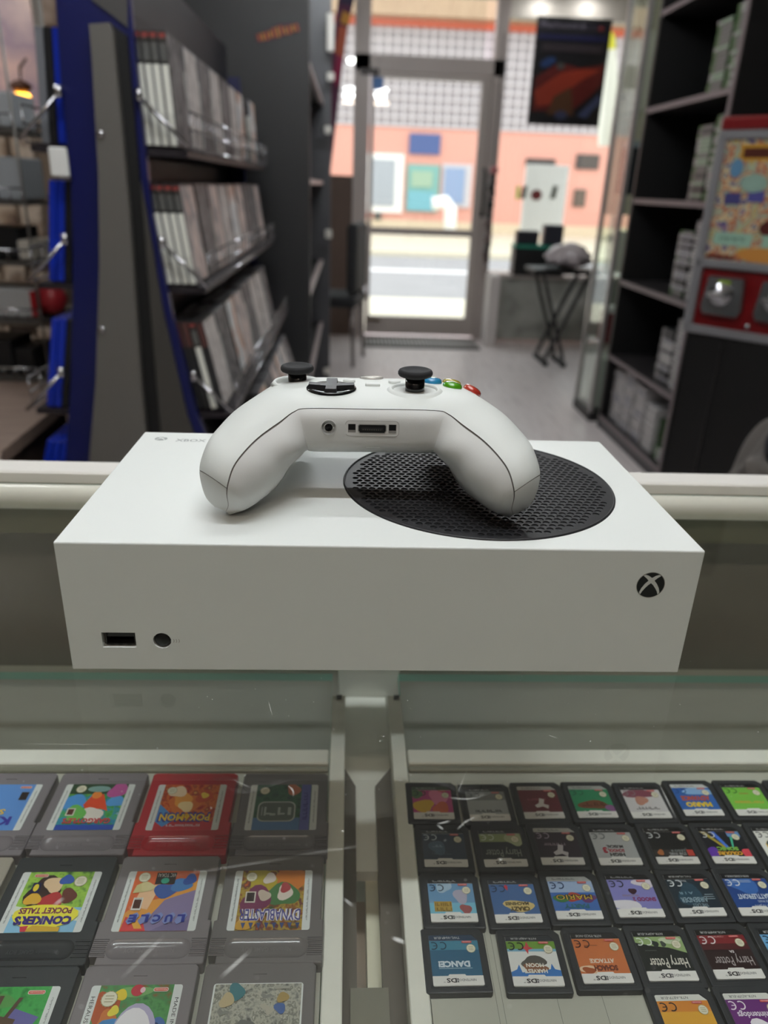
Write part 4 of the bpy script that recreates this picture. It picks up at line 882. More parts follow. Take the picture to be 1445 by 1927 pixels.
def p_orange(d):
    d.rect(-AW, -18.4, AW, 18.4, 'dd6a3a'); strips(d)
    d.poly([(-AW, -12), (-4, -2), (12, 2), (AW, 8), (AW, 18.4), (-AW, 18.4)], 'e6a04a').poly([(-AW, -6), (-2, 0), (4, 10), (AW, 14), (6, 18.4), (-AW, 18.4)], '8c7fa6').poly([(2, -10), (12, -8), (14, 4), (6, 6)], 'f0c49a').poly([(-AW, 12), (-4, 15), (2, 18.4), (-AW, 18.4)], '7a6f96').poly([(6, 14), (16, 10), (17, 18.4), (4, 18.4)], 'd9484a').poly([(9, 12), (13, 12), (10, 17), (6, 17)], 'efb04a')
    d.poly(blob(-1, -5.5, 5.6, 3, sx=1.0, sy=.9), '3f5fa4').poly(blob(-9, -9, 6.3, 6, sy=.6), '4a80bc').poly(blob(-13, -12.5, 3.5, 2), '33539c').poly([(10, -12), (15, -9), (16, -4), (9, -5)], 'cfc48c').poly(blob(9, -8, 4, 5, sy=.7), 'd8cc98')
    d.rect(-5, -17, 5.6, -9.6, '26211f').text(0, -15.3, 2.3, 'VIC TOKAI', 'd8d2c8', 9.6).ell(.4, -11.7, 2.2, 1.9, '2f9a82').seal(12, -14, 3.4).rect(9.4, -1, 14.4, 6.6, 'e8e4dc').rect(10, .2, 13.8, 5.6, '4e2a20').text(12, -.4, .7, 'GAME BOY', '333333', 4.2)
    for k, ch_ in enumerate('LUCLE'):
        x = -12.8+k*6.2; d.poly([(x+3.1*math.cos(a_*PI/3), 11.6+3.5*math.sin(a_*PI/3+PI/6)) for a_ in range(6)], '8492c8')
        d.text(x, 11.6, 4.4, ch_, '2c3a94', 4, bold=.06)
def p_multi(d):
    d.rect(-AW, -18.4, AW, 18.4, art('art_busy', ['3c5a34', '8a4a2e', 'b8a040', '5a2a3c', 'c8682c'], 210)); strips(d)
    d.poly(blob(-10, -12, 8, 3), 'cc7a34').poly(blob(6, -12, 8, 5), 'b8a63c').poly(blob(-6, -3, 8, 8), '4d7a4a').poly(blob(8, 0, 8, 2), '7a3a5a').poly(blob(-7, -4, 4.5, 6), 'ddd0c4').poly(blob(-7, -7, 3, 6), 'b04a50').poly(blob(2, -13, 3.4, 2), 'dccfc6').seal(12, -14, 3.2).rect(8.5, -4.5, 14, 2.4, 'd6d0c4').rect(9.2, -3.8, 13.3, 1.6, '3c3434').poly(blob(4, -2, 3.4, 12), 'c8b8a8').poly(blob(12, 14, 5, 2), 'd0a040')
    d.text(.4, 9.8, 7.2, 'DYNABLASTER', 'e4e0e4', 32.5, bold=.1).text(0, 9.8, 6.8, 'DYNABLASTER', '4a4a94', 32, bold=.01)
    for k in range(8): d.poly([(-16+k*4, 14.6), (-13.6+k*4, 14.6), (-15+k*4, 18.2)], '3c4e80')
def p_forest(d):
    d.rect(-AW, -18.4, AW, 18.4, art('art_meadow', ['2a8038', '46ac54', '3da04c'], 300)); strips(d); d.poly(blob(6, -11, 9, 2, sy=.4), '5a9b50').poly([(-16, -4), (-4, -8), (2, 0), (-12, 4)], '6a68a4').poly([(-6, -3), (8, -6), (12, 6), (-4, 8)], '5a4634').poly([(-2, 0), (10, 2), (6, 10), (-3, 8)], 'c03a34').poly([(3, -14), (5, -14), (6, -3), (4, -3)], '5a4436').poly([(-6, -13), (-4, -13), (0, -3), (-2, -3)], '5a4436').poly(blob(2, 12, 8, 4, sy=.7), 'e8e4da')
    oval(d, -11, -15.4, 8)
def p_ghost(d):
    d.rect(-AW, -18.4, AW, 18.4, art('art_wood', ['2f6a3c', '5a9c5a', '4c8a54', '8a5a34'], 220)); d.text(19.3, 0, 1.9, 'HERAUSRAGEND', '3a3e3c', 26, rot=PI/2).text(-19.3, 0, 2.2, 'MADE IN JAPAN', '2a2e2c', 24, rot=PI/2)
    d.poly(blob(13, -8, 6, 3, sy=1.5), 'b5552c').poly(blob(10, -2, 4.5, 6), 'cf7a3a').poly(blob(0, -15, 7, 3, sy=.4), '7ab06a').poly(blob(2, 4, 8, 3, sx=1.4), '3f86c4').poly(blob(7, -13.5, 3, 4), 'ecd23c').poly(blob(8, -6, 2.4, 2), 'e8d84a').poly(blob(-13, 2, 4.4, 2), '4a6fae').poly(blob(-12, 2, 2.6, 4), '24386a').poly(blob(0, 14, 9, 5, sy=.5), '5aa050').poly(blob(13, 10, 5, 8), '3e7a48')
    d.poly(blob(-3, 3, 10, 8, amp=.06, sx=.95, sy=1.25), 'b9b2d0').poly(blob(-2, 3.6, 9, 8, amp=.06, sx=.92, sy=1.22), 'eeebf0').ell(-.6, -15.5, 3, 2.8, 'c23444').ell(-3, -15.6, 1.2, 1.4, 'e8c4cc').seal(11.5, -11.5, 4); oval(d, -11.5, -15.6, 7)
    d.rect(10, 6, 15, 13, 'e4ded2').rect(10.8, 7, 14.4, 12, '4a2c26')
def p_worn(d):
    rr = random.Random(5); d.rect(-20.5, -18, 20.5, 18, art('art_scraped', ['5a5c58', '8f9088', 'b8b6a8', '76786f', 'c8c6b8'], 330))
    for k in range(14): d.poly(blob(rr.uniform(-17, 17), rr.uniform(-15, 15), rr.uniform(.8, 2.6), k, amp=.7, sx=rr.uniform(.6, 1.8)), rr.choice(['a3a297', '6e706c', 'b4b0a0', '84867f', '999a90', 'c4c2b4', '5e615e']))
    d.poly(blob(10, -14, 4, 5), '3f7880').poly(blob(14, -10, 3.4, 2), 'bfae88').poly(blob(-11, -6, 2.6, 9), '4a68a0').poly(blob(-7, 4, 1.4, 9, sy=2), '9c5a4a').poly(blob(-12, -11, 2.6, 1), 'a89058').poly(blob(3, 7, 1.3, 4), 'a84848').rect(-15, -16.4, -8, -15, 'a8a69a')
def p_plain(d): d.rect(-AW, -18.4, AW, 18.4, 'a9a58c')
X1, X2, X3 = -168.6, -111.2, -53.2
YL = 3.6
gb_cart('a', '7d777c', p_blue, 'grey cartridge with a light blue label and purple lettering, cut by the left edge', -226, 72-YL)
gb_cart('b', '7d777c', p_green, 'grey cartridge with a green artwork label, left of the red cartridge', X1, 72-YL)
gb_cart('c', 'b01c2c', p_red, 'bright red cartridge with yellow lettering on a fiery label', X2, 71.5-YL)
gb_cart('d', '6f6c70', p_dgreen, 'grey cartridge with a dark green label and white shield, beside the middle rail', X3, 71.2-YL)
gb_cart('e', '2f3336', p_yellow, 'black cartridge whose label has purple lettering on yellow', X1-1, 5.8-YL)
gb_cart('f', '7f797c', p_orange, 'grey cartridge with an orange label and five blue hexagon letters', X2-1, 5.8-YL)
gb_cart('g', '6f6b6a', p_multi, 'grey cartridge with a busy brown label in the middle row beside the rail', X3-.6, 5.6-YL)
gb_cart('h', 'a39d90', p_plain, 'beige cartridge at the left edge beside the black cartridge', -227, 6-YL)
y3 = -39.9-18.4-.8
gb_cart('i', '33373a', p_forest, 'black cartridge with a bright green label in the bottom left corner', -169.5, y3-YL)
gb_cart('j', '7f797c', p_ghost, 'grey cartridge with a large white rounded figure on its label', X2-1.2, y3-YL)
gb_cart('k', '6f6b6a', p_worn, 'grey cartridge whose label is badly scraped and worn', X3-2, y3-YL)
gb_cart('l', '4a4d50', p_plain, 'dark cartridge outside the left edge of the front row', -228, y3-YL)

# ================================================================== SMALL GAME CARDS (RIGHT TRAY)
READ = {'NTR-A5PX-EUR', 'NTR-AHPP-EUR', 'NTR-ABTP-EUR', 'NTR-AD7P-EUR', 'TWL-VLAV-EUR', 'NTR-CSWD-NOE-1', 'TWL-V64P-EUR', 'NTR-ABJP-EUR', 'NTR-YSCD-NOE', 'NTR-ANTV-EUR'}
def ds_card(paint, label, cx, cy, code='NTR-ADDE-EUR', strip='0e0f12', ce='1a1c22', rot=PI):
    t = empty('game_card', label, 'game card', (cx/1000, cy/1000, ZS+.0001), (0, 0, rot), 'small game cards in the right tray')
    Wd, Hh, Th = 16.4, 17.3, 3.8; pl = mat('24272b', .5, bump=.15, bscale=900)
    out = [(-Wd+3, -Hh), (Wd-.8, -Hh), (Wd, -Hh+.8), (Wd, Hh-.8), (Wd-.8, Hh), (-Wd+.8, Hh), (-Wd, Hh-.8), (-Wd, -Hh+3)]
    bm = bmesh.new(); v0 = [bm.verts.new((x/1000, y/1000, 0)) for x, y in out]; f = bm.faces.new(v0)
    e = bmesh.ops.extrude_face_region(bm, geom=[f]); bmesh.ops.translate(bm, verts=[v for v in e['geom'] if isinstance(v, bmesh.types.BMVert)], vec=(0, 0, Th/1000))
    bmesh.ops.recalc_face_normals(bm, faces=bm.faces[:]); te = [e_ for e_ in bm.edges if all(abs(v.co.z-Th/1000) < 1e-6 for v in e_.verts)]
    bmesh.ops.bevel(bm, geom=te, offset=.0006, segments=2, affect='EDGES', profile=.6)
    mb = MB().bm(bm, pl, smooth=False)
    # raised lip that frames the label
    zt = Th/1000
    fr_ = [(-13.4, -10.4), (-10.4, -13.8), (13.4, -13.8), (13.4, 14.6), (-13.4, 14.6)]
    for i in range(5):
        (xa, ya), (xb, yb) = fr_[i], fr_[(i+1) % 5]; mb.bar((xa/1000, ya/1000, zt), (xb/1000, yb/1000, zt), .0005, .0004, pl)
    mb.build('shell', t)
    lb = MB(); d = Draw(lb, Matrix.Translation((0, 0, zt+.00003)), .00003, .32)
    X = 12.6
    d.poly([(-X+.5, 14), (-X, 13.5), (-X, -10.2), (-X+3, -13.2), (X-.5, -13.2), (X, -12.7), (X, 13.5), (X-.5, 14)], 'e6e6e4')
    d.clip = (-X, -10.2, X, 9.2); paint(d, X); d.clip = None
    d.poly([(-X, -10.2), (-X+3, -13.2), (X-.5, -13.2), (X, -12.7), (X, -10.2)], strip)
    if code in READ: d.text(3.2, -11.7, 1.3, code, 'd8d8d8' if strip < '8' else '303236', 13.5)
    else: scrib(d, 3.2, -11.7, 1.2, 13, 'b8b8b8' if strip < '8' else '55585c')
    # CE mark, seal, maker oval
    d.arc(10.6, -7.3, 1.9, .6, 60, 300, ce).arc(6.0, -7.3, 1.9, .6, 60, 300, ce).rect(9.0, -7.5, 10.7, -7.05, ce)
    d.seal(-8.6, -5.6, 2.5).rrect(-9.4, -9.7, -4.2, -8.5, .5, 'cf5a58').text(-6.8, -9.1, .6, 'Nintendo', 'f0e0e0', 4)
    # white band with the system name
    d.poly([(-X, 9.0), (-4.2, 9.0), (-3.6, 8.2), (4.2, 8.2), (4.8, 9.0), (X, 9.0), (X, 13.5), (X-.5, 14), (-X+.5, 14), (-X, 13.5)], 'eceae6')
    d.text(-4.6, 11.2, 1.25, 'NINTENDO', '2c2c30', 8.4).rect(-.2, 11.5, .7, 12.4, '6c6c70').rect(-.2, 10.4, .7, 11.3, '6c6c70').text(3.4, 11.4, 2.3, 'DS', '1e1e22', 5.0, bold=.03).text(6.9, 12.2, .6, 'TM', '2c2c30', 1)
    lb.build('label', t); return t
def A(bg, *ops):
    def f(d, X):
        d.rect(-X, -10.2, X, 9.2, bg)
        for o_ in ops:
            k = o_[0]
            if k == 'b': d.poly(blob(o_[1], o_[2], o_[3], int(abs(o_[1]*7+o_[2]))+1, sx=o_[5] if len(o_) > 5 else 1, sy=o_[6] if len(o_) > 6 else 1), o_[4])
            elif k == 'r': d.rect(max(-X, o_[1]), o_[2], min(X, o_[3]), o_[4], o_[5])
            elif k == 's': scrib(d, *o_[1:6])
            elif k == 't': d.text(o_[1], o_[2], o_[3], o_[4], o_[5], o_[6], bold=o_[7] if len(o_) > 7 else 0)
            elif k == 'p': d.poly(o_[1], o_[2])
    return f
DG = [40.6, 75.2, 109.6, 143.6, 177.8, 212.3, 246.4, 281]
HAND = [(-3, -2), (0, -3), (1, 1), (4, 3), (3, 5), (-1, 4), (-4, 6), (-5, 3), (-2, 2)]
specs = [
 # far row
 (DG[0], 78.4, A('c44a86', ('b', 6, 3, 6, 'e0b63c', 1.2, .8), ('b', -4, -4, 6, 'e88ab0'), ('b', -5, 5, 5, 'd86a4a'), ('b', 10, -7, 4, '5a7a50')), 'game card with a pink and yellow label in the far row beside the rail', 'NTR-AKWP', '4a5a4c', '1a1c22'),
 (DG[1], 76.8, A('8b8e8e', ('r', -13, -3, 13, 9, 'aeb2b4'), ('s', 0, 6, 2.4, 17, '2a2c30')), 'game card with a plain grey label and black lettering in the far row', 'NTR-A3CP', '3a3d40', '55585c'),
 (DG[2], 78.4, A('6c2430', ('s', 2, -2, 1.8, 12, '9a5a64'), ('p', HAND, 'd0c8c4')), 'game card with a dark red label and a white shape in the far row', 'NTR-CDNP', 'bdbab4', '6c2430'),
 (DG[3], 78.8, A('2f8f62', ('b', 0, 3, 8, '7a4a30', 1.1, .5), ('s', 0, 2.6, 3.6, 15, '5c3018'), ('b', -10, 6, 3, '8a5a8c')), 'game card with a green label and brown lettering in the far row', 'NTR-AGRP', 'a9aca8', '24604a'),
 (DG[4], 78.2, A('d6d3d4', ('b', 2, -7, 8, '8a4a5a', 1.2, .5), ('b', 2, -1, 4, 'c08a78'), ('s', 0, 5.5, 2.2, 15, '4a4448')), 'game card with a white label and a reddish figure in the far row', 'NTR-YSOP', '1a1a1c', '8a7c80'),
 (DG[5], 80.0, A('2f66b4', ('b', -4, -7, 7, '8ab4e0', 1.4, .5), ('t', 0, -1, 4.2, 'ADVANCE', 'c2542c', 19, .06), ('t', 0, 4.4, 4.2, 'MARIO', 'f0cc34', 17, .06)), 'game card with a blue label and orange and yellow lettering in the far row', 'NTR-A2DP', 'c8cac8', '1f4a88'),
 (DG[6], 80.0, A('7cc24a', ('s', 0, 2.4, 2.2, 19, 'd8a03c'), ('s', 0, -5, 1.2, 6, 'c0503c')), 'game card with a lime green label and orange lettering in the far row', 'NTR-ANDP-EUR', '15161a', '2c5a24'),
 (DG[7], 80.0, A('3a3c42'), 'black game card at the right end of the far row', 'NTR-AAAP', '15161a', '8a8c90'),
 # second row
 (DG[0]+3.4, 42.8, A('2c3c50', ('b', 4, 0, 5, '4a6078'), ('s', 4, -1, 2, 6, '8ca0b4'), ('s', 2, 4, 3, 12, '43566a')), 'game card with a dark blue label, second row, nearest the rail', 'NTR-YH6P', '20262e', 'c4ccd4'),
 (DG[1]+3.4, 42.6, A('20262a', ('r', -13, -10, 13, -4, '8f9c6c'), ('b', -8, -6, 5, 'b0b890'), ('t', 0, 3.4, 5.4, 'Harry Potter', '9a9e94', 21)), 'game card with a pale green top and thin tall lettering in the second row', 'NTR-A8HP', '1c2024', 'd4dcc4'),
 (DG[2]+2.8, 43.6, A('2b1c2c', ('s', 2, -1, 2, 13, 'a08a98'), ('p', [(x, y+2) for x, y in HAND], 'cfc8cc')), 'game card with a dark purple label and a white shape in the second row', 'NTR-C2DP', 'b4b2ac', 'a898a8'),
 (DG[3]+2.8, 43.0, A('b4b6b6', ('t', 0, 6.2, 2.4, 'HIGH', '2c2a2c', 9, .05), ('t', 0, 3.3, 2.4, 'SCHOOL', 'a83240', 10, .05), ('t', 0, .4, 2.2, 'MUSICAL', '2c2a2c', 10, .04), ('t', 6.6, 3, 4.4, '3', 'b03444', 2.6, .06)), 'game card with a silver label and small red lettering in the second row', 'NTR-CNPP', '1a1b1e', '6c6e70'),
 (DG[4]+3.0, 43.4, A('141517', ('r', -12, 3.4, 12, 7.6, '34302e'), ('r', -12, 3.4, -8, 7.8, 'c04438'), ('t', -2, 6.4, 2, 'STAR WARS', 'd0d4d4', 10), ('t', -3, 4.2, 1.6, 'LEGO II', 'a8b4b4', 8), ('b', 8, 5.4, 2, 'b06a3a')), 'game card with a black label carrying white title lettering and a red square', 'NTR-AL7P-EUR', '0c0d0f', 'd8dadc'),
 (DG[5]+2.4, 43.4, A('181a24', ('p', [(12, -10), (9, -10), (0, 2), (2, 2)], 'b8a440'), ('p', [(6, -10), (3, -10), (-2, 3), (0, 3)], '4a7ae0'), ('p', [(-6, -10), (-8, -10), (-4, 3), (-3, 3)], '4ac09c'), ('r', -12, -10, -4, -6, '6c9ad0'), ('b', 10, 6, 4, '6a3ab0'), ('b', -11, 6, 3.4, 'e04a5a'), ('t', 0, 3, 2.8, 'SONIC', '8ac04c', 13, .06), ('t', 0, 6.4, 2.8, 'COLOURS', 'e8b03c', 15, .06)), 'game card with coloured rays and orange lettering on black, second row', 'NTR-BXSP-EUR', '101114', 'e0e4e8'),
 (DG[6]+2.8, 43.4, A('ecebe6', ('b', 2, 4, 9, 'f0c040', 1, .7), ('b', 4, -1, 4, '4a5a60'), ('b', 5, 4, 3, '2c3438')), 'game card with a white and yellow burst label, right end of the second row', 'NTR-CG5P-EUR', '121316', '1a1c22'),
 # third row
 (DG[0]+3.6, 7.4, A('6f9cc4', ('r', -13, 2, 13, 9, '7cc0d8'), ('r', .4, 1.2, 10, 7.4, 'b8994a'), ('s', 5.2, 3, 2.4, 9, '8a6c2c'), ('s', 5.2, 6, 2.4, 9, '8a6c2c'), ('b', -5, -2, 4.2, 'b4b0c4'), ('b', -7, 6, 3, 'a05a5c'), ('b', 4, -8, 4, 'a9c4d8')), 'game card with a light blue label and gold block lettering, third row beside the rail', 'NTR-AMHP-EUR', '20242a', '24344c'),
 (DG[1]+3.4, 6.6, A('486a9c', ('p', [(2, -9), (3.4, -10), (4.4, -8.6), (2.6, -6)], 'c83a48'), ('b', -2, 3.6, 8, 'd8c080', 1, .45), ('t', -1, 2.2, 2, 'MACHINES', '3c3020', 13, .04), ('t', -2, 5.4, 2.8, 'CRAZY', '5c4a24', 11, .06)), 'game card with a steel blue label and a gold oval emblem in the third row', 'NTR-ACZP', '2c3038', '24344c'),
 (DG[2]+2.6, 8.2, A('3f6cb4', ('r', -13, -10, 13, -3, '9fb4d4'), ('b', -8, 1, 4, '6a3a70', 1.1, .6), ('b', 0, 0, 4, 'b0443c', 1, .8), ('b', 7, 1, 4, '3c7a44', 1.1, .6), ('t', 0, 0, 3.4, 'MARIO', '2a2430', 21, .08), ('t', 0, .2, 3, 'MARIO', 'd8b43c', 20), ('t', 0, 5.8, 2.8, 'PARTY', '2f6a78', 14, .06)), 'game card with a blue label and multicoloured bubble lettering in the third row', 'NTR-A8TP-EUR', 'a8aaa8', '1c3460'),
 (DG[3]+2.8, 9.0, A('8583c4', ('b', -8, -8, 5, 'dcd4e0', 1.2, .6), ('b', 8, 6, 8, 'e4e0e8', 1.3, .4), ('b', 0, -2.6, 2.1, '3c1c2c'), ('t', -5, 2.6, 2.6, 'SNOOD 2', '8a2c5c', 13, .05), ('t', 2, .2, 1.1, 'ON VACATION', 'a07830', 9)), 'game card with a lilac label and dark pink lettering in the third row', 'NTR-ASNP-EUR', '101114', '20222c'),
 (DG[4]+2.6, 9.1, A('1b2c38', ('b', 2, 0, 7, '28485a'), ('t', 4, -1, 1.6, 'A I R', '8ca8b4', 8), ('t', 1, 3.4, 3, 'AIRBENDER', 'a8c0cc', 15), ('t', -1, 6.8, 2, 'THE LAST', '9ab4c0', 9), ('t', 3, -9, 1.3, 'THQ', 'e0e4e8', 5), ('r', -11, 0, -6, .5, '8a9ca4'), ('r', -11, 1.4, -5, 1.9, '8a9ca4'), ('r', -11, 2.8, -6, 3.3, '8a9ca4')), 'game card with a dark teal label and pale narrow lettering in the third row', 'TWL-VLAV-EUR', '0e1014', 'dfe4e8'),
 (DG[5]+1.6, 9.1, A('1f468c', ('b', 2, -6, 8, '3a6cb8', 1, .7), ('t', 0, 1.6, 3.2, 'BATTLEFRONT', 'dce4f0', 18, .02), ('t', -5, 4.8, 1.5, 'STAR WARS', 'c8d4e8', 8), ('t', -4, 7.4, 1.3, 'Frei ab 12 Jahre', 'd8e0ec', 12), ('r', -3, -9, 8, -8.6, 'a8bcd8'), ('r', -3, -8, 8, -7.6, 'a8bcd8')), 'game card with a deep blue label and slanted white lettering in the third row', 'NTR-CSWD-NOE-1', '0c0f16', 'e8ecf4'),
 (DG[6]+2.4, 9.1, A('5a6a3c'), 'dark game card cut by the right edge in the third row', 'NTR-BBBP', '15161a', '8a8c90'),
 # fourth row
 (41.8, -27.2, A('2f6484', ('r', -13, -10, 13, -5, '4686a0'), ('t', 1, 2.6, 3.4, 'DANCE!', 'd8e4ec', 16, .05), ('r', -8, 4.6, 9, 5.0, '9ab8c8')), 'blue game card reading DANCE! standing apart beside the middle rail', 'TWL-V64P-EUR', '2c4058', '1c3a50'),
 (81.5, -28.2, A('e6e6e2', ('r', -13, -10.2, 13, -6, '6f9a3c'), ('r', -13, -6, 13, -4.6, '7cb4d0'), ('p', [(-12.6, 9.2), (-12.6, 5.6), (-9.8, 5), (-8.6, 2), (-7.6, 5), (7, 6.6), (8, 2.4), (9.4, 5), (12.6, 6.4), (12.6, 9.2)], '3a78c0'), ('b', 0, 1, 6, '5a5650', 1.1, .5), ('b', 0, 4.4, 6, '8a5a3c', 1.1, .4), ('t', 0, 2.9, 2.2, 'MOON', 'f0ece0', 9, .04), ('t', 0, 6.0, 2.2, 'HARVEST', 'f0ece0', 11.5, .04), ('p', [(1, -7), (2, -10), (3, -7.4), (5.4, -6.6), (3.4, -5.6), (2.2, -3), (1.6, -5.4), (-1, -6)], 'c84a50')), 'game card with blue waves and a brown emblem, between DANCE! and the orange card', 'NTR-ABJP-EUR', '2a2e34', '1a1c22'),
 (116.4, -27.2, A('cd7440', ('b', 8, 6.6, 4, 'e8c8a8', 1.1, .6), ('b', 8, 7, 2.6, 'a8562c', 1.2, .7), ('t', 0, 2.0, 2.4, 'ATTACKE', 'e8d8c8', 12.6, .04), ('t', -1, 5.8, 3.0, 'SCHACH', '6a2c1c', 12, .06), ('r', 0, -6.6, 7, -6.3, '7a3c20')), 'game card with an orange label and dark brown lettering in the fourth row', 'NTR-YSCD-NOE', '1c1a1c', '40201c'),
 (149.6, -26.5, A('1a1f1c', ('p', [(-12.6, -10.2), (12.6, -10.2), (12.6, -7), (4, -5), (-4, -4), (-12.6, -1)], '9ab478'), ('b', -6, -8, 4, 'c8d4b4', 1.3, .5), ('b', 2.4, -6.2, 1.8, '26302a'), ('b', -1.8, -6.0, 1.5, '3c463e'), ('t', -1, 3.6, 5.2, 'Harry Potter', 'e4e0d4', 20, .01), ('r', 3, -2.6, 9, -2.2, '58605a')), 'game card with green mist and tall white lettering in the fourth row', 'NTR-A5PX-EUR', '0c0e0e', 'e4ece0'),
 (183.8, -26.0, A('2a1618', ('r', -13, -10.2, 13, -5.4, '80242a'), ('r', -13, -5.4, 13, -2, '521c20'), ('s', 2, -9.3, .9, 7, 'd89a98'), ('t', -2, -.8, 1.4, 'EA', 'd8d4d4', 2.4, .04), ('t', -1, 3.6, 5.0, 'Harry Potter', 'b8b0b0', 20)), 'game card with a dark red label and tall grey lettering in the fourth row', 'NTR-AHPP-EUR', '100c0c', 'f0e4e4'),
 (218.0, -26.0, A('6aa8d8', ('b', 6, 4, 6, '3a78b8')), 'game card with a sky blue label at the right end of the fourth row', 'NTR-ANTV-EUR', '0e1418', '16283c'),
 # near row
 (149.2, -60.4, A('e2a838', ('r', -13, -10.2, 13, -5, 'd98a34'), ('b', -2, 6, 7, '2c4a8c', 1.2, .7), ('b', -2, 4, 3, 'e8c8a0')), 'game card with an orange-yellow label in the row nearest to us', 'NTR-ABTP-EUR', 'e0e0da', '2a2024'),
 (183.2, -60.2, A('6a2c78', ('t', 2, -3.2, 2.8, 'nintendogs', 'f0e8f4', 15, .02), ('b', 0, 4, 5, 'efeaf2', 1.2, .9)), 'game card with a purple label and white lettering in the near right corner', 'NTR-AD7P-EUR', 'e0e0da', 'f0e8f0'),
 (217.6, -60.2, A('3c4a5c'), 'dark game card beyond the right edge of the nearest row', 'NTR-CCCP', '15161a', '8a8c90'),
]
for i, (cx, cy, art, lab, code, strip, ce) in enumerate(specs):
    ds_card(art, lab, cx, cy, code, strip, ce, PI+R.uniform(-.012, .012))
# ================================================================== CONSOLE
CH = .0635; CW2 = .1375; CD = .151
con = empty('game_console', 'white box-shaped game console lying on the glass counter with a round black vent', 'game console', (0, 0, 0))
WHT = mat('eef1ee', .42, bump=.12, bscale=2500, spec=.4)
VX, VY, VR = .0503, .0763, .0688
bm = bmesh.new(); bmesh.ops.create_cube(bm, size=1)
for v in bm.verts: v.co = Vector((v.co.x*2*CW2, (v.co.y+.5)*CD, (v.co.z+.5)*(CH-.0006)+.0006))
bmesh.ops.bevel(bm, geom=bm.edges[:], offset=.0007, segments=2, affect='EDGES', profile=.5)
body = MB().bm(bm, WHT, smooth=False).build('body', con)
def cutter(mb):
    c = mb.build('cut'); md = body.modifiers.new('b', 'BOOLEAN'); md.operation = 'DIFFERENCE'; md.object = c; md.solver = 'EXACT'
    dg = bpy.context.evaluated_depsgraph_get(); me = bpy.data.meshes.new_from_object(body.evaluated_get(dg)); body.modifiers.clear()
    body.data = me; bpy.data.objects.remove(c)
RY = Matrix.Rotation(-PI/2, 4, 'X')                     # local z -> +y
cutter(MB().lathe([(VR+.0004, CH-.006), (VR+.0004, CH+.01)], WHT, 128, T=Matrix.Translation((VX, VY, 0)), smooth=False))
cutter(MB().box((-.1228, -.01, .0124), (-.1083, .009, .0201), WHT))
cutter(MB().lathe([(.0039, -.01), (.0039, .003)], WHT, 40, T=Matrix.Translation((-.0969, 0, .0161)) @ RY, smooth=False))
body.data.materials.clear(); body.data.materials.append(WHT)
for p in body.data.polygons: p.material_index = 0; p.use_smooth = False
# vent grille: a plate with round holes in a hexagonal grid
VM = mat('1f1f22', .5, spec=.5, bump=.1, bscale=1500)
vent = MB(); pit = .00405; hr = .00158; zt = CH+.0002; zb = CH-.0022
hexc = set(); HR = pit/math.sqrt(3); rowh = pit*math.sqrt(3)/2; seg = 12
inner = VR-.0028
for j in range(-22, 23):
    for i in range(-22, 23):
        cx = (i+.5*(j % 2))*pit; cy = j*rowh
        if math.hypot(cx, cy)+HR > inner: continue
        hx = []
        for k in range(6):
            a0 = PI/6+k*PI/3; a1 = a0+PI/3
            hx += [(cx+HR*math.cos(a0), cy+HR*math.sin(a0)), (cx+HR*(math.cos(a0)+math.cos(a1))/2, cy+HR*(math.sin(a0)+math.sin(a1))/2)]
        o_ = [(x, y, zt) for x, y in hx]; ic = [(cx+hr*math.cos(PI/6+k*PI/6), cy+hr*math.sin(PI/6+k*PI/6)) for k in range(12)]
        vs = o_+[(x, y, zt) for x, y in ic]+[(x, y, zb) for x, y in ic]
        fs = [(k, (k+1) % 12, 12+(k+1) % 12, 12+k) for k in range(12)]+[(12+k, 12+(k+1) % 12, 24+(k+1) % 12, 24+k) for k in range(12)]
        vent.add(vs, fs, VM, T=Matrix.Translation((VX, VY, 0))); hexc.add((j, i))
# filler between the hexagon field and the rim
T_ = Matrix.Translation((VX, VY, 0))
for j in range(-22, 23):
    for i in range(-22, 23):
        cx = (i+.5*(j % 2))*pit; cy = j*rowh; r_ = math.hypot(cx, cy)
        if (j, i) in hexc or r_-HR > VR: continue
        P = [(cx+HR*math.cos(PI/6+k*PI/3), cy+HR*math.sin(PI/6+k*PI/3)) for k in range(6)]
        P = [(x*min(1, (VR-.0005)/max(1e-9, math.hypot(x, y))), y*min(1, (VR-.0005)/max(1e-9, math.hypot(x, y))), zt) for x, y in P]
        vent.add(P, [tuple(range(6))], VM, T=T_)
vent.lathe([(VR-.0009, zt-.0004), (VR-.0007, CH+.0007), (VR-.0002, CH+.0008), (VR+.0002, CH+.0004), (VR+.0003, CH-.003)], VM, 160, T=T_)
vent.build('vent_grille', con)
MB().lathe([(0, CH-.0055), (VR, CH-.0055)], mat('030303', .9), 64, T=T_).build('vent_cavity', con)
# front port, pairing button, marks
u = MB(); UM = mat('161617', .45)
u.box((-.1224, .0012, .0128), (-.1087, .0088, .0197), UM); u.v = [v for v in u.v]
u = MB(); CVT = mat('55524f', .6)
u.box((-.1222, .0015, .0136), (-.1090, .0016, .0140), UM)
u.add([(-.1226, .0085, .0126), (-.1085, .0085, .0126), (-.1085, .0085, .0199), (-.1226, .0085, .0199)], [(0, 1, 2, 3)], mat('0a0a0b', .5))
u.box((-.1212, .0018, .0170), (-.1092, .0084, .0190), UM)
u.box((-.1214, .0010, .0136), (-.1211, .0084, .0199), mat('3a3938', .3, metal=.6)).box((-.1092, .0010, .0136), (-.1089, .0084, .0199), mat('3a3938', .3, metal=.6)).box((-.1214, .0010, .0134), (-.1089, .0084, .0137), mat('3a3938', .3, metal=.6)).box((-.1214, .0010, .0197), (-.1089, .0084, .0199), mat('3a3938', .3, metal=.6))
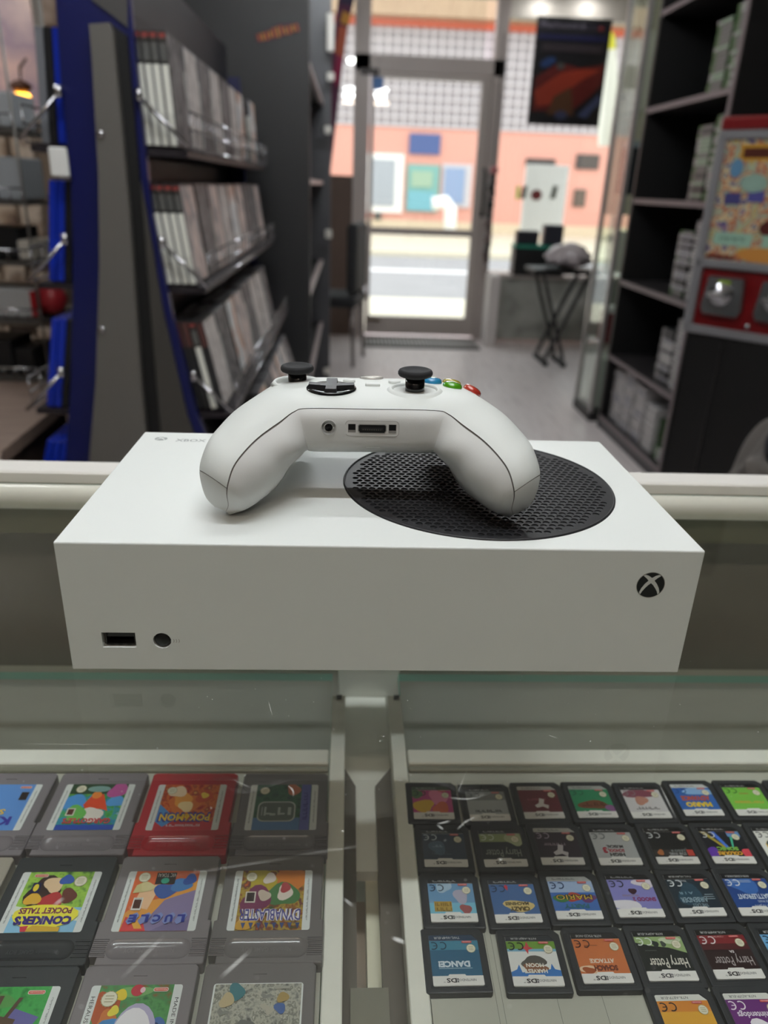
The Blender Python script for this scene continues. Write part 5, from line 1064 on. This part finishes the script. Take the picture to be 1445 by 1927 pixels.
for k in range(3): u.box((-.1200+k*.0037, .0012, .0131), (-.1182+k*.0037, .0016, .0136), mat('3a3938', .3, metal=.6))
u.build('usb_port', con)
MB().lathe([(0, -.0001), (.0030, .0001), (.0034, .0006), (.0034, .003)], mat('101011', .4), 32, T=Matrix.Translation((-.0969, .0004, .0161)) @ RY).build('pairing_button', con)
TF = Matrix.Translation((0, -.00003, 0)) @ RX
wv = MB(); d = Draw(wv, TF, .00002)
for k in range(3): d.arc(-93.0+k*1.15, 16.1, 1.3, .22, -42, 42, 'a5a09a')
wv.build('wave_marks', con)
# round emblem on the front: black disc with a pale crossing
e_ = MB(); d = Draw(e_, Matrix.Translation((.1163, -.00003, .0467)) @ RX, .00002, .3)
d.ell(0, 0, 6.35, 6.35, 'aaa8a2', n=48).ell(0, 0, 6.1, 6.1, '0d0e10', n=48)
pale = mat('dfe0dc', .42)
def armpoly(sx):
    # from the upper outside, crossing the middle, to a point at the lower outside on the other side
    return [(sx*x, y) for x, y in ((-3.9, 4.55), (-3.0, 5.1), (-1.6, 4.6), (0, 3.55), (1.2, 2.4), (2.7, .6), (3.9, -1.5), (4.55, -3.6), (4.3, -4.15), (3.85, -4.55), (3.3, -3.1), (2.2, -1.4), (1.0, .1), (0, .95), (-1.2, 2.1), (-2.4, 3.4))]
for sx in (1, -1):
    P = armpoly(sx); 
    for a_, b_ in zip(range(0, 8), range(15, 7, -1)): pass
    n = 8; qs = [(P[i], P[i+1], P[14-i], P[15-i]) for i in range(7)]; d.z += .00002
    for q_ in qs: d.z -= .00002; d.poly(list(q_) if sx > 0 else list(q_)[::-1], pale)
    d.z += .00002
e_.build('front_emblem', con)
g = MB(); gm = 'a9adab'
d = Draw(g, Matrix.Translation((0, 0, CH+.00003)), .00002, .5)
d.text(-107.6, 136.3, 4.6, 'XBOX', gm, 17.5, bold=.02)
d.ell(-125.0, 138.2, 3.6, 3.3, gm, n=32)
for sx in (1, -1):
    P = [(sx*x*.56-125.0, y*.52+138.2) for x, y in [(a_, b_) for a_, b_ in armpoly(1)]]; d.z += .00002
    for i in range(7): d.z -= .00002; d.poly([P[i], P[i+1], P[14-i], P[15-i]] if sx > 0 else [P[i], P[i+1], P[14-i], P[15-i]][::-1], WHT)
    d.z += .00002
g.build('top_lettering', con)
for x in (-.12, .12):
    for y in (.015, .135): MB().lathe([(0, 0), (.006, 0), (.006, .0007), (0, .0007)], mat('5a5c5a', .6), 20, T=Matrix.Translation((x, y, 0))).build('foot', con)

# ================================================================== CONTROLLER
XC = -.007
ctl = empty('game_controller', 'white game controller resting on its grips on top of the white console', 'game controller', (XC, 0, 0))
V = Vector
# stations along the right half: centre C, upward axis a, forward axis b (towards us), rear axis r, seam share q, roundness n
def st_(D, S, B, q, r, n, Cc=None, a=None):
    D, S, B = V(D), V(S), V(B)
    C = V(Cc) if Cc else (D+B)/2; a = V(a) if a else (D-B)/2
    return [C, a, S, V(r), q, n]
ST = [
 st_((0, .085, .1114), (0, .0518, .1080), (0, .085, .0842), .74, (0, .036, -.002), 3.6, (0, .0850, .0974), (0, .0005, .0136)),
 st_((.0313, .085, .1112), (.0285, .0518, .1079), (.0265, .085, .0845), .74, (0, .036, -.002), 3.5, (.0285, .0850, .0974), (.001, .0005, .0136)),
 st_((.0441, .09, .1102), (.0352, .0500, .1068), (.0297, .063, .0841), .50, (0, .037, -.003), 3.0, (.0375, .0800, .0967), (.005, .005, .0132)),
 st_((.0513, .088, .1073), (.0416, .043, .1034), (.0324, .061, .0834), .12, (.001, .038, -.004), 2.6),
 st_((.0636, .072, .1023), (.0492, .034, .0997), (.0379, .056, .0791), .10, (0, .040, -.010), 2.4),
 st_((.0705, .058, .0974), (.0549, .026, .0955), (.0421, .048, .0749), .13, (-.002, .032, -.012), 2.3),
 st_((.0741, .045, .0937), (.059, .02, .0907), (.0469, .041, .071), .11, (-.003, .024, -.010), 2.2),
 st_((.0764, .035, .0867), (.0612, .0165, .0844), (.0532, .035, .0671), .05, (-.003, .018, -.006), 2.15),
 st_((.0759, .03, .0806), (.0622, .0175, .0789), (.0579, .032, .0652), .0, (-.003, .013, -.003), 2.1),
 st_((.0738, .029, .0726), (.0627, .022, .0719), (.0622, .032, .0638), .0, (-.002, .006, 0), 2.0),
]
def tov(s): return list(s[0])+list(s[1])+list(s[2])+list(s[3])+[s[4], s[5]]
VV = [tov(s) for s in ST]
mir = VV[1][:]; 
for k in (0, 3, 6, 9): mir[k] = -mir[k]
_ = None
tipv = VV[-1][:]; tipv[0:3] = [.0672, .0305, .0652]
for k in (3, 4, 5, 9, 10, 11): tipv[k] *= .45
for k in range(3): tipv[6+k] = tipv[k]+(VV[-1][6+k]-VV[-1][k])*.45
EX = [mir]+VV+[tipv, tipv]
def cr(t):
    i = min(int(t), len(VV)-1); f = t-i
    p0, p1, p2, p3 = EX[i], EX[i+1], EX[min(i+2, len(EX)-1)], EX[min(i+3, len(EX)-1)]
    return [.5*((2*b)+(-a+c)*f+(2*a-5*b+4*c-d_)*f*f+(-a+3*b-3*c+d_)*f**3) for a, b, c, d_ in zip(p0, p1, p2, p3)]
NS = 72; GV = .016
TCR = 7.43                                           # where the cross seam runs over the grip
ts = sorted(set([i*.2 for i in range(0, 46)]+[TCR-.03, TCR, TCR+.03]+[9.0+.1*i for i in range(1, 10)]))
def cp(x, e): return math.copysign(abs(x)**e, x)
def section(t, side):
    s = cr(t); C, a, S, r = V(s[0:3]), V(s[3:6]), V(s[6:9]), V(s[9:12]); q, n = s[12], max(2, s[13])
    th0 = math.asin(max(-.98, min(.98, math.copysign(abs(q)**(n/2), q)))); b = (S-C-q*a)/(math.cos(th0)**(2/n))
    angs = [th0]+[th0+GV+(2*PI-2*GV)*i/(NS-1) for i in range(NS)]
    out = []
    for i, th in enumerate(angs):
        c_, s_ = math.cos(th), math.sin(th); ff = b if c_ >= 0 else r
        p = C+a*cp(s_, 2/n)+ff*(cp(c_, 2/n) if c_ >= 0 else -abs(c_)**(2/n)*-1)
        if c_ < 0: p = C+a*cp(s_, 2/n)+r*abs(c_)**(2/n)
        if i == 0: p = p+(C-p).normalized()*.0009
        elif abs(t-TCR) < 1e-6 and i <= 42: p = p+(C-p).normalized()*.0007
        out.append(V((p.x*side, p.y, p.z)))
    return out
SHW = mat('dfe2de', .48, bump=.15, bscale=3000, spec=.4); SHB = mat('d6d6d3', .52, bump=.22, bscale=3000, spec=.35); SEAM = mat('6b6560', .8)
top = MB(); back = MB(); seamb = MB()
for side in (1, -1):
    secs = [section(t, side) for t in ts]; vs = [p for s in secs for p in s]; m_ = NS+1
    ft, fb, fsm = [], [], []
    for j in range(len(ts)-1):
        tm = (ts[j]+ts[j+1])/2; cross = abs(tm-TCR) < .031
        for i in range(m_):
            k = (i+1) % m_; f = (j*m_+i, j*m_+k, (j+1)*m_+k, (j+1)*m_+i)
            if side < 0: f = f[::-1]
            if i == 0 or k == 0: fsm.append(f)
            elif i <= 42 and cross: fsm.append(f)
            elif i <= 42 and tm < TCR: ft.append(f)
            else: fb.append(f)
    cap = tuple(range((len(ts)-1)*m_, len(ts)*m_)); fb.append(cap if side < 0 else cap[::-1])
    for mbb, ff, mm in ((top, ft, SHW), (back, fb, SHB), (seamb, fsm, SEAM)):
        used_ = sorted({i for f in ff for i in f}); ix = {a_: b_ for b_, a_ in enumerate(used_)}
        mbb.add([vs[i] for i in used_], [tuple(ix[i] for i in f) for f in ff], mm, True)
def weld(o):
    bm = bmesh.new(); bm.from_mesh(o.data); bmesh.ops.remove_doubles(bm, verts=bm.verts, dist=1e-6); bmesh.ops.recalc_face_normals(bm, faces=bm.faces[:]); bm.to_mesh(o.data); bm.free()
topo = top.build('top_shell', ctl); backo = back.build('back_shell', ctl); so = seamb.build('seam_line', ctl)
for o_ in (topo, backo, so): weld(o_)
bvt = BVHTree.FromPolygons([v.co[:] for v in topo.data.vertices], [list(p.vertices) for p in topo.data.polygons])
def facez(x, y):
    h = bvt.ray_cast(V((x, y, .2)), V((0, 0, -1))); return (h[0].z, h[1]) if h[0] else (.105, V((0, 0, 1)))
def on_face(x, y, dz=0):
    z, nrm = facez(x, y)
    if nrm.z < 0: nrm = -nrm
    return Matrix.Translation((x, y, z+dz)) @ V((0, 0, 1)).rotation_difference(nrm).to_matrix().to_4x4()
bvb = BVHTree.FromPolygons([v.co[:] for v in backo.data.vertices], [list(p.vertices) for p in backo.data.polygons])
def on_wall(x, z, dy=0):
    h = bvb.ray_cast(V((x, -.1, z)), V((0, 1, 0))); y = h[0].y if h[0] else .05; n_ = h[1] if h[0] else V((0, -1, 0))
    if n_.y > 0: n_ = -n_
    q_ = V((0, 0, 1)).rotation_difference(n_).to_matrix().to_4x4()
    # local x right, y up, z out of the wall
    zz_ = n_.normalized(); xx_ = V((1, 0, 0)); xx_ = (xx_-zz_*xx_.dot(zz_)).normalized(); yy_ = zz_.cross(xx_)
    return Matrix(((xx_.x, yy_.x, zz_.x, x), (xx_.y, yy_.y, zz_.y, y), (xx_.z, yy_.z, zz_.z, z), (0, 0, 0, 1)))
RUB = mat('17171a', .75, bump=.6, bscale=2500); GB = mat('0c0c0e', .14, coat=.6)
def stick(x, y, zbase, lift, nm, ring):
    t = MB(); Tm = Matrix.Translation((x, y, zbase))
    prof = [(0, lift-.0006), (.0045, lift-.0009), (.0062, lift-.0002), (.0070, lift), (.0079, lift-.0004), (.0084, lift-.0013), (.0084, lift-.0023), (.0079, lift-.0031), (.0070, lift-.0035), (.0052, lift-.0037), (.0047, lift-.0042)]
    o = t.lathe(prof[::-1], RUB, 64, Tm).build(nm, ctl)
    MB().lathe([(.0047, -.006), (.0047, lift-.004)], GB, 40, Tm).build('stem', o)
    if ring:
        MB().lathe([(.0185, -.0033), (.0155, -.0022), (.0132, -.0006), (.0120, .0002), (.0112, .0001), (.0106, -.0008), (.0098, -.004)], SHW, 64, Tm).build('stick_collar', o)
    else: MB().lathe([(.0138, -.0016), (.0120, .0004), (.0112, .0003), (.0106, -.0008), (.0098, -.004)], SHW, 64, Tm).build('stick_collar', o)
    return o
stick(.0214, .0760, .1120, .0095, 'thumbstick', True)
stick(-.0374, .0985, .1090, .0086, 'thumbstick', False)
# d-pad
Tp = on_face(-.0192, .0760, .0) @ Matrix.Rotation(.0, 4, 'X')
dp = MB().lathe([(.0122, -.002), (.0122, .0006), (.0118, .0010), (.0104, .0012), (.006, .0003), (0, .0001)], GB, 64, Tp)
o_ = dp.build('direction_pad', ctl)
cr_ = MB(); GX = mat('17171a', .45, bump=.2, bscale=2000)
for k in range(4):
    Rk = Tp @ Matrix.Rotation(k*PI/2, 4, 'Z')
    cr_.add([(-.0029, .001, .0004), (.0029, .001, .0004), (.0029, .0113, .0012), (-.0029, .0113, .0012), (-.0025, .0015, .0022), (.0025, .0015, .0022), (.0026, .0109, .0028), (-.0026, .0109, .0028)],
            [(0, 3, 2, 1), (4, 5, 6, 7), (0, 1, 5, 4), (1, 2, 6, 5), (2, 3, 7, 6), (3, 0, 4, 7)], GX, T=Rk)
cr_.box((-.0029, -.0029, .0004), (.0029, .0029, .0022), GX, T=Tp)
cr_.build('cross', o_)
# face buttons
for nm, x, y, c, lc in (('A', .0412, .0895, '4f9a12', 'A'), ('B', .0519, .0965, 'b8382a', 'B'), ('X', .0318, .0965, '2a86b8', 'X'), ('Y', .0425, .1035, 'a89a20', 'Y')):
    Tm = on_face(x, y, -.0016)
    o = MB().lathe([(.0056, 0), (.0055, .0004), (.0051, .0006)], GB, 40, Tm).lathe([(.0050, .0002), (.0050, .0022), (.0046, .0032), (.0036, .0039), (.0020, .0043), (0, .0044)], mat(c, .08, coat=1), 40, Tm).build('face_button', ctl)
    o['label'] = {'A': 'green', 'B': 'red', 'X': 'blue', 'Y': 'yellow'}[nm]+' face button'
    mb = MB(); d = Draw(mb, Tm @ Matrix.Translation((0, 0, .0044)), .00003); d.text(0, 0, 4, lc, 'e4ecd8', bold=.04); mb.build('button_letter', o)
for nm, x, y in (('view_button', -.0108, .0925), ('menu_button', .0122, .0925)):
    MB().lathe([(.0031, -.0015), (.0031, .0009), (.0026, .0013), (0, .0013)], mat('dfe2df', .4), 32, on_face(x, y)).build(nm, ctl)
Tm = on_face(.0010, .0845); MB().bbox((-.0037, -.0016, -.001), (.0037, .0016, .0013), mat('dfe2df', .4), .0007, T=Tm, seg=2).build('share_button', ctl)
MB().lathe([(.0062, -.002), (.0062, .0006), (.005, .0012), (0, .0012)], mat('c9c6c0', .2, metal=.3), 40, on_face(.0008, .1075)).build('home_button', ctl)
# headset jack, expansion port, slot on the near wall
Tw = on_wall(-.0195, .1004)
MB().lathe([(.0032, .0001), (.0034, .0003), (.0036, .0001)], mat('c9c8c4', .5), 40, Tw).lathe([(.0018, .0001), (.0020, .0002), (.0021, .00005)], mat('bdbcb8', .4), 32, Tw).lathe([(0, .00012), (.0020, .00012)], mat('050505', .6), 32, Tw).build('headset_jack', ctl)
Tw = on_wall(.0004, .1001)
p_ = MB(); d = Draw(p_, Tw @ Matrix.Translation((0, 0, .00006)), .00005, .45)
d.rrect(-12.4, -3.7, 12.4, 3.7, 2.0, 'b3b1ad').rrect(-12.2, -3.5, 12.2, 3.5, 1.9, 'dddcd9')
for s_ in (-1, 1): d.rect(s_*9.3-1.75, -1.9, s_*9.3+1.75, 2.1, '8d8a86').rect(s_*9.3-1.6, -.7, s_*9.3+1.6, 2.0, '070707')
d.poly([(-6.6, -1.0), (-5.8, -2.1), (5.8, -2.1), (6.6, -1.0), (6.6, 1.5), (6.0, 2.1), (-6.0, 2.1), (-6.6, 1.5)], '9c9a96').poly([(-6.2, -.9), (-5.5, -1.8), (5.5, -1.8), (6.2, -.9), (6.2, 1.3), (5.7, 1.8), (-5.7, 1.8), (-6.2, 1.3)], '0b0b0c').rect(-4.9, -.7, 4.9, .6, '2a2a2b')
for k in range(9): d.rect(-4.3+k*1.0, -.6, -3.95+k*1.0, -.2, '6a665c')
p_.build('expansion_port', ctl)
Tw = on_wall(.001, .0908); sl = MB(); d = Draw(sl, Tw @ Matrix.Translation((0, 0, .00006)), .00005); d.rect(-3.2, -.18, 3.2, .18, 'f4f4f2'); sl.build('catch_slot', ctl)
# bumpers and triggers at the far side
for s_ in (-1, 1):
    MB().bbox((s_*.034-.020, .112, .090), (s_*.034+.020, .1225, .1035), mat('e2e3e0', .3), .004, seg=3).build('bumper', ctl)
    MB().bbox((s_*.042-.011, .112, .072), (s_*.042+.011, .127, .0895), mat('e2e3e0', .4), .005, seg=3).build('trigger', ctl)
# the controller stands a little askew on the console
_R = Matrix.Rotation(-.010, 4, 'Z') @ Matrix.Rotation(-.010, 4, 'Y'); _c = V((0, .06, .09))
ctl.rotation_euler = _R.to_euler(); ctl.location = _c+V((-.006, 0, .0003))-(_R.to_3x3() @ _c)
